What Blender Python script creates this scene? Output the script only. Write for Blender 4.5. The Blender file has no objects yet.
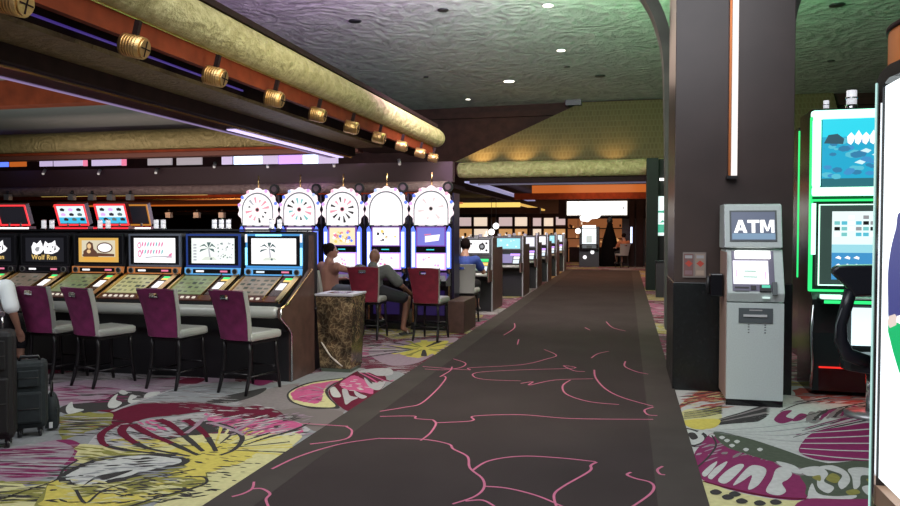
import bpy, bmesh, math, random
from mathutils import Vector, Matrix
random.seed(7)
S = bpy.context.scene
COL = S.collection
PI = math.pi

# ------------------------------------------------------------------ camera
FPX = 750.0
PITCH = -math.atan(23/750)
YAW = math.atan(177/750*math.cos(PITCH))
EYE = Vector((0, 0, 1.6))
cd = bpy.data.cameras.new('camera'); cam = bpy.data.objects.new('camera', cd); COL.objects.link(cam)
cam.location = EYE; cam.rotation_euler = (PI/2+PITCH, 0, YAW)
cd.sensor_width = 36; cd.lens = 36*FPX/900; cd.clip_end = 200
S.camera = cam
CM = cam.rotation_euler.to_matrix()

def at(px, py, X=None, Y=None, Z=None):
    """where the sight line of a photo pixel meets a plane of the room"""
    r = CM @ Vector(((px-450)/FPX, (253-py)/FPX, -1))
    if Z is not None: t = (Z-EYE.z)/r.z
    elif Y is not None: t = Y/r.y
    else: t = X/r.x
    return EYE + t*r

# ------------------------------------------------------------------ world, lights, exposure
S.view_settings.view_transform = 'Standard'
S.view_settings.look = 'None'
S.view_settings.gamma = 1
S.view_settings.use_curve_mapping = False
S.view_settings.exposure = 0.0
w = bpy.data.worlds.new('world'); S.world = w; w.use_nodes = True
w.node_tree.nodes['Background'].inputs[0].default_value = (0.62, 0.60, 0.75, 1)
w.node_tree.nodes['Background'].inputs[1].default_value = 0.10

def light(name, kind, loc, power, color, size=0.5, aim=None, size_y=None, angle=None, blend=0.6):
    l = bpy.data.lights.new(name, kind); l.energy = power; l.color = color
    o = bpy.data.objects.new(name, l); COL.objects.link(o); o.location = loc
    if kind == 'AREA':
        l.size = size
        if size_y: l.shape = 'RECTANGLE'; l.size_y = size_y
    else:
        l.shadow_soft_size = size
    if kind == 'SPOT': l.spot_size = angle or 1.2; l.spot_blend = blend
    if aim: o.rotation_euler = (Vector(aim)-Vector(loc)).to_track_quat('-Z', 'Y').to_euler()
    return o
# unseen area fills added overhead, tinted washes on the plaster vault, warm spots on the far canopy
light('hall_fill', 'AREA', (-0.5, 4.0, 5.4), 420, (0.93, 0.95, 1.0), 5.0, (-0.5, 6.5, 0), 6.0)
light('aisle_light', 'AREA', (-1.0, 16.0, 5.3), 140, (1.0, 0.72, 0.58), 3.0, (-1.0, 16.0, 0), 8.0)
light('aisle_far_light', 'AREA', (-1.0, 27.0, 3.4), 170, (1.0, 0.52, 0.30), 2.5, (-1.0, 27.0, 0), 6.0)
light('green_wash', 'SPOT', (1.1, 10.6, 4.2), 2600, (0.14, 1.0, 0.30), 0.3, (0.2, 13.0, 5.9), angle=1.9, blend=1.0)
light('green_wash_right', 'SPOT', (1.7, 10.4, 4.0), 1500, (0.14, 1.0, 0.34), 0.3, (3.4, 12.5, 5.9), angle=2.0, blend=1.0)
light('violet_wash', 'SPOT', (-3.0, 9.5, 4.6), 2300, (0.72, 0.44, 1.0), 0.3, (-5.2, 13.0, 5.9), angle=2.2, blend=1.0)
light('cream_wash', 'AREA', (-1.6, 7.0, 4.9), 150, (1.0, 0.94, 0.74), 1.0, (-3.8, 9.0, 3.5), 8.0)
light('vault_fill', 'AREA', (-1.2, 10.8, 4.75), 640, (0.95, 0.86, 0.86), 3.0, (-1.6, 19.0, 5.9), 1.5)
light('bank_fill', 'AREA', (-6.3, 5.0, 2.8), 32, (0.92, 0.96, 1.0), 2.0, (-6.0, 6.3, 0), 1.5)  # fill added out of view to brighten the left end of the bank
light('low_ceiling_fill', 'AREA', (-9.5, 16.0, 2.35), 70, (1.0, 0.50, 0.26), 9.0, (-9.5, 20.0, 2.6), .3)  # added warm fill for the low beams, facing away so it stays unseen
light('beam_fill', 'AREA', (-8.5, 12.7, 2.75), 45, (1.0, 0.75, 0.68), 7.0, (-8.5, 15.0, 3.0), .3)  # added fill that lifts the dark cross beam wood, no fixture here
light('coffer_fill', 'AREA', (-9.5, 9.5, 2.95), 120, (0.9, 0.95, 0.9), 6, (-9.5, 10.5, 4), 7)  # added upward fill for the coffer, unseen from below
# ------------------------------------------------------------------ materials
MATS = {}
def mat(name, col, rough=0.6, metal=0.0, em=None, es=1.0, noise=None, bump=0.0, bscale=40, coat=0.0, spec=None):
    if name in MATS: return MATS[name]
    m = bpy.data.materials.new(name); m.use_nodes = True; nt = m.node_tree; N = nt.nodes; L = nt.links
    b = N['Principled BSDF']
    b.inputs['Base Color'].default_value = (*col, 1); b.inputs['Roughness'].default_value = rough
    b.inputs['Metallic'].default_value = metal
    if spec is not None: b.inputs['Specular IOR Level'].default_value = spec
    if coat: b.inputs['Coat Weight'].default_value = coat
    if em: b.inputs['Emission Color'].default_value = (*em, 1); b.inputs['Emission Strength'].default_value = es
    tc = N.new('ShaderNodeTexCoord')
    if noise:
        sc, amt = noise
        t = N.new('ShaderNodeTexNoise'); t.inputs['Scale'].default_value = sc; t.inputs['Detail'].default_value = 6
        L.new(tc.outputs['Object'], t.inputs['Vector'])
        r = N.new('ShaderNodeValToRGB'); r.color_ramp.elements[0].position = 0.3; r.color_ramp.elements[1].position = 0.7
        r.color_ramp.elements[0].color = (*[c*(1-amt) for c in col], 1)
        r.color_ramp.elements[1].color = (*[min(1, c*(1+amt)) for c in col], 1)
        L.new(t.outputs['Fac'], r.inputs[0]); L.new(r.outputs[0], b.inputs['Base Color'])
    if bump:
        t = N.new('ShaderNodeTexNoise'); t.inputs['Scale'].default_value = bscale; t.inputs['Detail'].default_value = 4
        L.new(tc.outputs['Object'], t.inputs['Vector'])
        bp = N.new('ShaderNodeBump'); bp.inputs['Strength'].default_value = bump; bp.inputs['Distance'].default_value = 0.02
        L.new(t.outputs['Fac'], bp.inputs['Height']); L.new(bp.outputs[0], b.inputs['Normal'])
    MATS[name] = m
    return m
def em(name, col, s): return mat(name, (0.02, 0.02, 0.02), 0.3, em=col, es=s)

def swirl(name, c1, c2, scale, strength, rough=0.6, metal=0.0, dist=0.06, ring=0.12):
    """hand combed plaster / repousse metal: distorted rings in bump and a little in colour"""
    m = bpy.data.materials.new(name); m.use_nodes = True; nt = m.node_tree; N = nt.nodes; L = nt.links
    b = N['Principled BSDF']; b.inputs['Roughness'].default_value = rough; b.inputs['Metallic'].default_value = metal
    tc = N.new('ShaderNodeTexCoord')
    n0 = N.new('ShaderNodeTexNoise'); n0.inputs['Scale'].default_value = scale*0.8; n0.inputs['Detail'].default_value = 4
    L.new(tc.outputs['Object'], n0.inputs['Vector'])
    mx = N.new('ShaderNodeMixRGB'); mx.blend_type = 'LINEAR_LIGHT'; mx.inputs[0].default_value = 0.30/scale
    L.new(tc.outputs['Object'], mx.inputs[1]); L.new(n0.outputs['Color'], mx.inputs[2])
    vo = N.new('ShaderNodeTexVoronoi'); vo.inputs['Scale'].default_value = scale; L.new(mx.outputs[0], vo.inputs['Vector'])
    ml = N.new('ShaderNodeMath'); ml.operation = 'MULTIPLY'; ml.inputs[1].default_value = 34; L.new(vo.outputs['Distance'], ml.inputs[0])
    sn = N.new('ShaderNodeMath'); sn.operation = 'SINE'; L.new(ml.outputs[0], sn.inputs[0])
    n1 = N.new('ShaderNodeTexNoise'); n1.inputs['Scale'].default_value = scale*3.5; n1.inputs['Detail'].default_value = 9; n1.inputs['Roughness'].default_value = 0.65
    L.new(mx.outputs[0], n1.inputs['Vector'])
    n2 = N.new('ShaderNodeTexNoise'); n2.inputs['Scale'].default_value = scale*1.3; L.new(tc.outputs['Object'], n2.inputs['Vector'])
    mk = N.new('ShaderNodeMath'); mk.operation = 'MULTIPLY'; L.new(sn.outputs[0], mk.inputs[0]); L.new(n2.outputs['Fac'], mk.inputs[1])
    ad = N.new('ShaderNodeMath'); ad.operation = 'MULTIPLY_ADD'; ad.inputs[1].default_value = ring
    L.new(n1.outputs['Fac'], ad.inputs[2]); L.new(mk.outputs[0], ad.inputs[0])
    r = N.new('ShaderNodeValToRGB'); r.color_ramp.elements[0].color = (*c1, 1); r.color_ramp.elements[1].color = (*c2, 1)
    r.color_ramp.elements[0].position = 0.25; r.color_ramp.elements[1].position = 0.75
    L.new(ad.outputs[0], r.inputs[0]); L.new(r.outputs[0], b.inputs['Base Color'])
    bp = N.new('ShaderNodeBump'); bp.inputs['Strength'].default_value = strength; bp.inputs['Distance'].default_value = dist
    L.new(ad.outputs[0], bp.inputs['Height']); L.new(bp.outputs[0], b.inputs['Normal'])
    MATS[name] = m; return m

def brick(name, c1, c2, mortar, sx, rough, metal, bw=0.5, rh=0.25):
    m = bpy.data.materials.new(name); m.use_nodes = True; nt = m.node_tree; N = nt.nodes; L = nt.links
    b = N['Principled BSDF']; b.inputs['Roughness'].default_value = rough; b.inputs['Metallic'].default_value = metal
    tc = N.new('ShaderNodeTexCoord'); mp = N.new('ShaderNodeMapping'); mp.inputs['Rotation'].default_value = (PI/2, 0, 0)
    L.new(tc.outputs['Object'], mp.inputs[0])
    t = N.new('ShaderNodeTexBrick'); t.inputs['Scale'].default_value = sx
    t.inputs['Color1'].default_value = (*c1, 1); t.inputs['Color2'].default_value = (*c2, 1); t.inputs['Mortar'].default_value = (*mortar, 1)
    t.inputs['Mortar Size'].default_value = 0.02; t.inputs['Brick Width'].default_value = bw; t.inputs['Row Height'].default_value = rh
    L.new(mp.outputs[0], t.inputs['Vector']); L.new(t.outputs['Color'], b.inputs['Base Color'])
    bp = N.new('ShaderNodeBump'); bp.inputs['Strength'].default_value = 0.6; bp.inputs['Distance'].default_value = 0.03
    L.new(t.outputs['Fac'], bp.inputs['Height']); bp.invert = True; L.new(bp.outputs[0], b.inputs['Normal'])
    MATS[name] = m; return m

plaster = swirl('vault_plaster', (0.25, 0.24, 0.23), (0.44, 0.43, 0.41), 0.8, 1.0, 0.8, 0, 0.26, 0.10)
goldroll = swirl('gilded_moulding', (0.34, 0.29, 0.10), (0.74, 0.68, 0.34), 2.0, 1.0, 0.5, 0.15, 0.10, 0.04)
bronze_soffit = swirl('bronze_soffit', (0.16, 0.11, 0.045), (0.26, 0.19, 0.08), 2.6, 0.7, 0.5, 0.2)
tiles = brick('bronze_tiles', (0.185, 0.145, 0.065), (0.15, 0.12, 0.055), (0.20, 0.165, 0.085), 1.0, 0.45, 0.3, 0.11, 0.20)
darkwood = mat('dark_wood', (0.018, 0.008, 0.007), 0.7, noise=(6, 0.3), spec=0.15)
redwood = mat('red_wood', (0.17, 0.030, 0.009), 0.7, noise=(5, 0.25), spec=0.15)
brown = mat('brown_panel', (0.028, 0.011, 0.009), 0.7, noise=(4, 0.3), spec=0.15)
greywall = mat('coffer_panel', (0.20, 0.21, 0.20), 0.7)
pinkroll = swirl('plum_moulding', (0.15, 0.10, 0.095), (0.27, 0.19, 0.175), 2.2, 0.8, 0.5)
pillarm = mat('pillar_laminate', (0.050, 0.035, 0.032), 0.34, noise=(3, 0.12))
granite = mat('black_granite', (0.008, 0.010, 0.011), 0.25, noise=(60, 0.5))
black = mat('black', (0.012, 0.012, 0.014), 0.4)
blackg = mat('black_gloss', (0.008, 0.008, 0.01), 0.12)
chrome = mat('chrome', (0.7, 0.7, 0.72), 0.2, 1.0)
steel = mat('brushed_steel', (0.36, 0.37, 0.38), 0.4, 0.7)
gold = mat('brass', (0.72, 0.48, 0.2), 0.32, 0.9, bump=0.2, bscale=90)
goldtrim = mat('gold_trim', (0.8, 0.55, 0.25), 0.22, 1.0)
silvervinyl = mat('silver_vinyl', (0.40, 0.41, 0.38), 0.32, 0.15, bump=0.15, bscale=60)
whitevinyl = mat('white_vinyl', (0.36, 0.35, 0.33), 0.4, 0.05)
plum = mat('plum_velvet', (0.155, 0.012, 0.075), 0.85, noise=(9, 0.35), bump=0.2, bscale=120)
red = mat('red_velvet', (0.16, 0.008, 0.025), 0.8, noise=(9, 0.3))
legm = mat('chair_leg', (0.022, 0.02, 0.022), 0.35, 0.5)
sidebrown = mat('side_laminate', (0.085, 0.045, 0.036), 0.4, noise=(8, 0.3))
skin = mat('skin', (0.42, 0.22, 0.15), 0.55)
W1 = em('screen_white', (1.0, 0.98, 1.0), 1.25)
W2 = em('lamp_white', (1.0, 0.97, 0.94), 3.0)
WB = em('screen_ice', (0.80, 0.92, 1.0), 1.1)
CY = em('glow_cyan', (0.05, 0.55, 0.85), 1.0)
BL = em('glow_blue', (0.10, 0.18, 1.0), 1.6)
NB = em('neon_blue_white', (0.62, 0.72, 1.0), 2.2)
VI = em('glow_violet', (0.55, 0.30, 1.0), 1.6)
PKE = em('glow_pink', (1.0, 0.25, 0.42), 0.9)
RE = em('glow_red', (1.0, 0.03, 0.05), 1.2)
OR = em('glow_orange', (1.0, 0.22, 0.03), 0.5)
YL = em('glow_yellow', (1.0, 0.68, 0.16), 1.1)
GD = em('glow_gold', (0.95, 0.55, 0.12), 0.8)
GR = em('glow_green', (0.03, 0.9, 0.22), 1.2)
GW = em('glow_green_white', (0.55, 1.0, 0.75), 2.0)
TE = em('glow_teal', (0.03, 0.45, 0.55), 0.8)
DKS = em('screen_black', (0.01, 0.01, 0.015), 1.0)
GYE = em('glow_grey', (0.32, 0.32, 0.34), 1.0)

# ------------------------------------------------------------------ mesh builder
class MB:
    def __init__(s): s.v = []; s.f = []; s.mi = []; s.m = []; s.sm = []
    def _m(s, m):
        if m not in s.m: s.m.append(m)
        return s.m.index(m)
    def add(s, verts, faces, m, smooth=False):
        o = len(s.v); s.v += [tuple(v) for v in verts]; i = s._m(m)
        for f in faces: s.f.append([o+k for k in f]); s.mi.append(i); s.sm.append(smooth)
        return s
    def box(s, x0, x1, y0, y1, z0, z1, m):
        v = [(x, y, z) for x in (x0, x1) for y in (y0, y1) for z in (z0, z1)]
        return s.add(v, [(0,1,3,2), (4,6,7,5), (0,4,5,1), (2,3,7,6), (0,2,6,4), (1,5,7,3)], m)
    def prism(s, pts, a0, a1, axis, m, smooth=False):
        def P(p, a):
            if axis == 'x': return (a, p[0], p[1])
            if axis == 'y': return (p[0], a, p[1])
            return (p[0], p[1], a)
        n = len(pts); v = [P(p, a0) for p in pts]+[P(p, a1) for p in pts]
        area = sum(pts[i][0]*pts[(i+1) % n][1]-pts[(i+1) % n][0]*pts[i][1] for i in range(n))
        flip = (area > 0) ^ (axis == 'y')
        A = list(range(n)); B = list(range(n, 2*n))
        caps = [A[::-1], B] if flip else [A, B[::-1]]
        sides = [((i, (i+1) % n, n+(i+1) % n, n+i) if flip else (i, n+i, n+(i+1) % n, (i+1) % n)) for i in range(n)]
        s.add(v, caps, m); o = len(s.v)-2*n; i_ = s._m(m)
        for f in sides: s.f.append([o+k for k in f]); s.mi.append(i_); s.sm.append(smooth)
        return s
    def flat(s, pts, y, m):            # a polygon in the plane y, facing -y ; pts are (x,z)
        n = len(pts)
        area = sum(pts[i][0]*pts[(i+1) % n][1]-pts[(i+1) % n][0]*pts[i][1] for i in range(n))
        if area < 0: pts = pts[::-1]
        return s.add([(p[0], y, p[1]) for p in pts], [tuple(range(n))], m)
    def rect(s, x0, x1, z0, z1, y, m): return s.flat([(x0, z0), (x1, z0), (x1, z1), (x0, z1)], y, m)
    def disc(s, cx, cz, r, y, m, n=20, rz=None, a0=0, a1=2*PI):
        rz = rz or r
        k = n if abs(a1-a0) > 6.2 else n+1
        p = [(cx+r*math.cos(a0+(a1-a0)*i/n), cz+rz*math.sin(a0+(a1-a0)*i/n)) for i in range(k)]
        return s.flat(p, y, m)
    def tube(s, pts, r, m, n=8, cap=True):
        pts = [Vector(p) for p in pts]; rs = r if isinstance(r, (list, tuple)) else [r]*len(pts)
        V = []; up = None
        for i, p in enumerate(pts):
            d = (pts[min(i+1, len(pts)-1)]-pts[max(i-1, 0)]).normalized()
            if up is None: up = Vector((0, 0, 1)) if abs(d.z) < 0.9 else Vector((1, 0, 0))
            a = d.cross(up).normalized(); b = a.cross(d).normalized(); up = b
            for k in range(n):
                t = 2*PI*k/n; V.append(p+rs[i]*(math.cos(t)*a+math.sin(t)*b))
        F = [(i*n+k, i*n+(k+1) % n, (i+1)*n+(k+1) % n, (i+1)*n+k) for i in range(len(pts)-1) for k in range(n)]
        s.add(V, F, m, True)
        if cap:
            o = len(s.v)-len(V); e = o+(len(pts)-1)*n; i_ = s._m(m)
            s.f.append([o+k for k in range(n)][::-1]); s.mi.append(i_); s.sm.append(False)
            s.f.append([e+k for k in range(n)]); s.mi.append(i_); s.sm.append(False)
        return s
    def ell(s, c, r, m, nu=14, nv=9, rot=None):
        V = []; F = []
        R = rot or Matrix.Identity(3)
        for j in range(nv+1):
            ph = PI*j/nv
            for i in range(nu):
                th = 2*PI*i/nu
                V.append(Vector(c)+R @ Vector((r[0]*math.sin(ph)*math.cos(th), r[1]*math.sin(ph)*math.sin(th), r[2]*math.cos(ph))))
        for j in range(nv):
            for i in range(nu):
                F.append((j*nu+i, (j+1)*nu+i, (j+1)*nu+(i+1) % nu, j*nu+(i+1) % nu))
        return s.add(V, F, m, True)
    def caps(s, p0, p1, r0, r1, m, n=12):   # tapered capsule
        p0 = Vector(p0); p1 = Vector(p1); d = (p1-p0).normalized()
        P = []; R = []
        for a in (0.15, 0.5, 0.8): P.append(p0-d*r0*math.cos(a*PI/2)); R.append(r0*math.sin(a*PI/2))
        P += [p0, p1]; R += [r0, r1]
        for a in (0.8, 0.5, 0.15): P.append(p1+d*r1*math.cos(a*PI/2)); R.append(r1*math.sin(a*PI/2))
        return s.tube(P, R, m, n)
    def build(s, name, parent=None, bevel=0, loc=None, rot=None, label=None):
        me = bpy.data.meshes.new(name); me.from_pydata(s.v, [], s.f)
        for m in s.m: me.materials.append(m)
        me.polygons.foreach_set('material_index', s.mi); me.polygons.foreach_set('use_smooth', s.sm); me.update()
        o = bpy.data.objects.new(name, me); COL.objects.link(o)
        if parent: o.parent = parent
        if loc: o.location = loc
        if rot: o.rotation_euler = rot
        if label: o['label'] = label
        if bevel:
            b = o.modifiers.new('bevel', 'BEVEL'); b.width = bevel; b.segments = 2; b.limit_method = 'ANGLE'; b.angle_limit = 0.6
        return o

def thing(name, label, cat, loc=(0, 0, 0), rz=0, group=None):
    o = bpy.data.objects.new(name, None); COL.objects.link(o); o.location = loc; o.rotation_euler = (0, 0, rz)
    o.empty_display_size = 0.1
    return tag(o, label, cat, group)
def tag(o, label, cat, group=None):
    o['label'] = label; o['category'] = cat
    if group: o['group'] = group
    return o
def struct(o): o['kind'] = 'structure'; return o
def text(body, size, m, parent, loc, rot=(PI/2, 0, 0), name='lettering', ext=0.001, sx=1):
    c = bpy.data.curves.new(name, 'FONT'); c.body = body; c.size = size; c.align_x = 'CENTER'; c.align_y = 'CENTER'
    c.extrude = ext; c.materials.append(m); c.offset = size*0.004; c.space_character = 1.08
    tmp = bpy.data.objects.new(name+'_curve', c); COL.objects.link(tmp)
    bpy.context.view_layer.update()
    me = bpy.data.meshes.new_from_object(tmp.evaluated_get(bpy.context.evaluated_depsgraph_get()))
    bpy.data.objects.remove(tmp); bpy.data.curves.remove(c)
    o = bpy.data.objects.new(name, me); COL.objects.link(o); o.parent = parent; o.location = loc; o.rotation_euler = rot
    o.scale = (sx, 1, 1)
    if not me.materials: me.materials.append(m)
    return o
def copy_tree(o, parent=None):
    c = o.copy(); COL.objects.link(c)
    if parent: c.parent = parent
    for ch in list(o.children): copy_tree(ch, c)
    return c
def copy_thing(o, loc, rz, label):
    c = copy_tree(o); c.location = loc; c.rotation_euler = (0, 0, rz); c['label'] = label
    return c

def spline(pts, closed=True, k=5):
    n = len(pts); out = []
    rng = range(n) if closed else range(n-1)
    for i in rng:
        g = (lambda j: pts[j % n]) if closed else (lambda j: pts[max(0, min(n-1, j))])
        p0, p1, p2, p3 = g(i-1), g(i), g(i+1), g(i+2)
        for q in range(k):
            t = q/k
            out.append(tuple(0.5*((2*p1[a])+(-p0[a]+p2[a])*t+(2*p0[a]-5*p1[a]+4*p2[a]-p3[a])*t*t+(-p0[a]+3*p1[a]-3*p2[a]+p3[a])*t**3) for a in (0, 1)))
    if not closed: out.append(pts[-1])
    return out

# ------------------------------------------------------------------ floor: floral carpet + brown aisle runner
XL, XR = -2.37, 0.475          # edges of the aisle runner
XLI, XRI = -2.08, 0.185        # inner edges of its border strips
def carpet_mat():
    m = bpy.data.materials.new('floral_carpet'); m.use_nodes = True; nt = m.node_tree; N = nt.nodes; L = nt.links
    b = N['Principled BSDF']; b.inputs['Roughness'].default_value = 0.95; b.inputs['Specular IOR Level'].default_value = 0.1
    tc = N.new('ShaderNodeTexCoord')
    n0 = N.new('ShaderNodeTexNoise'); n0.inputs['Scale'].default_value = 0.9; n0.inputs['Detail'].default_value = 2
    L.new(tc.outputs['Object'], n0.inputs['Vector'])
    mx = N.new('ShaderNodeMixRGB'); mx.blend_type = 'LINEAR_LIGHT'; mx.inputs[0].default_value = 0.7
    L.new(tc.outputs['Object'], mx.inputs[1]); L.new(n0.outputs['Color'], mx.inputs[2])
    mp = N.new('ShaderNodeMapping'); mp.inputs['Scale'].default_value = (1.3, 6.0, 1); mp.inputs['Rotation'].default_value = (0, 0, 0.35)
    L.new(mx.outputs[0], mp.inputs[0])
    st = N.new('ShaderNodeTexNoise'); st.inputs['Scale'].default_value = 2.0; st.inputs['Detail'].default_value = 5; st.inputs['Roughness'].default_value = 0.65
    L.new(mp.outputs[0], st.inputs['Vector'])
    vo = N.new('ShaderNodeTexVoronoi'); vo.inputs['Scale'].default_value = 0.8
    L.new(mx.outputs[0], vo.inputs['Vector'])
    sep = N.new('ShaderNodeSeparateColor'); L.new(vo.outputs['Color'], sep.inputs[0])
    def ramp(stops, src):
        r = N.new('ShaderNodeValToRGB'); r.color_ramp.interpolation = 'CONSTANT'
        while len(r.color_ramp.elements) < len(stops): r.color_ramp.elements.new(0.5)
        for e, (p, c) in zip(r.color_ramp.elements, stops): e.position = p; e.color = (*c, 1)
        L.new(src, r.inputs[0]); return r
    petals = ramp([(0, (0.20, 0.035, 0.09)), (0.28, (0.33, 0.28, 0.08)), (0.5, (0.36, 0.10, 0.19)), (0.68, (0.26, 0.23, 0.24)), (0.85, (0.12, 0.016, 0.035))], sep.outputs[0])
    streak = ramp([(0, (0.045, 0.045, 0.045)), (0.40, (0.13, 0.12, 0.12)), (0.45, (0.5, 0.5, 0.5)), (0.56, (0.33, 0.31, 0.33)), (0.63, (0.40, 0.38, 0.39))], st.outputs['Fac'])
    msk = ramp([(0, (0, 0, 0)), (0.45, (1, 1, 1)), (0.56, (0, 0, 0))], st.outputs['Fac'])
    mix = N.new('ShaderNodeMixRGB'); L.new(msk.outputs[0], mix.inputs[0]); L.new(streak.outputs[0], mix.inputs[1]); L.new(petals.outputs[0], mix.inputs[2])
    L.new(mix.outputs[0], b.inputs['Base Color'])
    return m
carpet = carpet_mat()
def cm(name, c): return mat('carpet_'+name, c, 0.95, noise=(26, 0.10), spec=0.1)
cLG = cm('light', (0.37, 0.36, 0.37)); cDK = cm('dark', (0.045, 0.042, 0.042)); cMA = cm('maroon', (0.115, 0.012, 0.03))
cMG = cm('magenta', (0.20, 0.028, 0.095)); cPK = cm('pink', (0.48, 0.10, 0.22)); cYE = cm('yellow', (0.52, 0.44, 0.10))
cPY = cm('pale_yellow', (0.52, 0.49, 0.25)); cTA = cm('taupe', (0.21, 0.185, 0.185)); cOL = cm('olive', (0.22, 0.21, 0.06))
cLI = cm('lilac', (0.30, 0.22, 0.27)); cPU = cm('purple', (0.21, 0.025, 0.10)); cRE = cm('rust', (0.32, 0.075, 0.06)); cGN = cm('green', (0.075, 0.09, 0.065))
cGY = cm('grey', (0.25, 0.26, 0.27)); cWH = cm('white', (0.46, 0.47, 0.45))
runner = mat('runner_brown', (0.046, 0.036, 0.035), 0.95, noise=(1.2, 0.12), spec=0.1, bump=0.3, bscale=300)
runner_edge = mat('runner_border', (0.060, 0.051, 0.046), 0.95, noise=(2, 0.1), spec=0.1)
runner_line = cm('line', (0.50, 0.15, 0.24))

fl = MB()
fl.add([(-24, -3, 0), (14, -3, 0), (14, 44, 0), (-24, 44, 0)], [(0, 1, 2, 3)], carpet)
fl.add([(-24, -3, -0.3), (14, -3, -0.3), (14, 44, -0.3), (-24, 44, -0.3)], [(3, 2, 1, 0)], carpet)
def pz(px, py, z):
    p = at(px, py, Z=0); return (p.x, p.y, z)
def wob(pts, a):   # woven stepped edge
    o = []
    for x, y, z in pts:
        o.append((x+random.uniform(-a, a), y+random.uniform(-a, a)*1.5, z))
    return o
KZ = [0]
def nz_(lay):
    KZ[0] = (KZ[0]+1) % 61
    return 0.0006*lay+KZ[0]*9e-6
def patch(pts, m, lay, smooth=True, w_=0.0, k=5, clip=None):
    q = spline(pts, True, k) if smooth else pts
    zz_ = nz_(lay); v = [pz(x, y, zz_) for x, y in q]
    if w_: v = wob(v, w_)
    c = 'R' if v[0][0] > 0 else 'L'
    vv = [((max(x, XR-0.0) if c == 'R' else min(x, XL+0.0)), y, z) for x, y, z in v]
    n = len(vv); area = sum(vv[i][0]*vv[(i+1) % n][1]-vv[(i+1) % n][0]*vv[i][1] for i in range(n))
    if area < 0: vv = vv[::-1]
    ded = [vv[0]]
    for v in vv[1:]:
        if (Vector(v)-Vector(ded[-1])).length > 1e-4: ded.append(v)
    from mathutils.geometry import tessellate_polygon
    tr = tessellate_polygon([[Vector((v[0], v[1], 0)) for v in ded]])
    out = []
    for a, b, c_ in tr:
        A, B, C_ = ded[a], ded[b], ded[c_]
        out.append((a, b, c_) if (B[0]-A[0])*(C_[1]-A[1])-(B[1]-A[1])*(C_[0]-A[0]) > 0 else (a, c_, b))
    fl.add(ded, out, m)
def stroke(pts, w0, w1, m, lay, k=6, wb=0.0, side=None):   # widths in photo px at each end, given in metres on the floor instead
    q = spline(pts, False, k); zz_ = nz_(lay); P = [Vector(pz(x, y, zz_)) for x, y in q]; n = len(P)
    Lf = []; Rt = []
    for i, p in enumerate(P):
        d = (P[min(i+1, n-1)]-P[max(0, i-1)]).normalized(); nn = Vector((-d.y, d.x, 0)); ww = (w0+(w1-w0)*i/(n-1))/2
        ww *= 1+random.uniform(-wb, wb)
        Lf.append(p+nn*ww); Rt.append(p-nn*ww)
    if side:
        f = (lambda v: Vector((max(v.x, XR), v.y, v.z))) if side == 'R' else (lambda v: Vector((min(v.x, XL), v.y, v.z)))
        Lf = [f(v) for v in Lf]; Rt = [f(v) for v in Rt]
    V = [v for pr in zip(Lf, Rt) for v in pr]
    fl.add(V, [(2*i, 2*i+1, 2*i+3, 2*i+2) for i in range(n-1)], m)
def dashes(box, n, m, lay, L0=0.10, W0=0.022, ang=0.0, ja=0.3):
    x0, x1, y0, y1 = box
    for _ in range(n):
        p = Vector(pz(random.uniform(x0, x1), random.uniform(y0, y1), nz_(lay))); a = ang+random.uniform(-ja, ja)
        l = L0*random.uniform(0.5, 1.4)/2; ww = W0*random.uniform(0.6, 1.4)/2
        d = Vector((math.cos(a), math.sin(a), 0)); e = Vector((-d.y, d.x, 0))
        q = [p-d*l, p-d*l*0.4-e*ww, p+d*l*0.5-e*ww*0.8, p+d*l, p+d*l*0.4+e*ww, p-d*l*0.5+e*ww]
        if p.x > 0 and min(v.x for v in q) < XR: continue
        if p.x < 0 and max(v.x for v in q) > XL: continue
        fl.add(q, [tuple(range(6))], m)

# --- left of the aisle
patch([(-20,512),(-20,392),(60,392),(160,384),(260,384),(320,372),(360,368),(372,372),(400,372),(400,384),(330,425),(262,470),(200,512)], cGY, 1)
patch([(55,384),(110,380),(170,379),(235,378),(210,396),(150,398),(110,405),(60,406)], cLI, 2, w_=0.02)
dashes((60,120,386,402), 26, cMG, 3, 0.3, 0.03, 0.2); dashes((60,120,386,402), 16, cDK, 3, 0.2, 0.02, 0.2)
patch([(150,398),(175,388),(205,384),(240,382),(262,386),(236,396),(190,402),(150,402)], cGY, 3)
dashes((150,240,386,400), 14, cDK, 4, 0.2, 0.015, 0.2)
patch([(176,383),(188,378),(205,379),(196,384)], cMA, 5); patch([(250,383),(255,379),(275,378),(270,383),(260,386)], cMG, 5)
patch([(205,403),(222,397),(250,391),(266,388),(262,393),(244,400),(222,404)], cDK, 4)
# black and white blossom behind the maroon band
patch([(60,412),(66,405),(85,403),(103,400),(115,394),(130,391),(150,394),(140,400),(118,409),(95,412),(75,414)], cDK, 3, w_=0.01)
for q in ([(108,404),(112,398),(118,394),(116,400),(122,403),(116,408),(109,408)], [(128,402),(131,395),(137,397),(132,400),(140,400),(135,404)], [(66,408),(72,402),(74,408),(84,410),(76,413),(68,414)], [(119,393),(122,390),(128,393),(124,395)], [(144,398),(148,393),(160,392),(156,396)]):
    patch(q, cWH, 5)
stroke([(112,412),(130,405),(155,396),(175,389),(190,385)], 0.04, 0.02, cLG, 6)
patch([(60,424),(60,417),(80,413),(100,413),(116,415),(112,425),(100,428),(84,433),(60,440)], cOL, 3, w_=0.015)
dashes((60,104,416,436), 34, cDK, 4, 0.28, 0.02, 0.25, 0.2); dashes((60,104,416,436), 20, cLG, 4, 0.22, 0.018, 0.25, 0.2); dashes((60,100,418,432), 8, cRE, 4, 0.2, 0.02, 0.25, 0.2)
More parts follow.
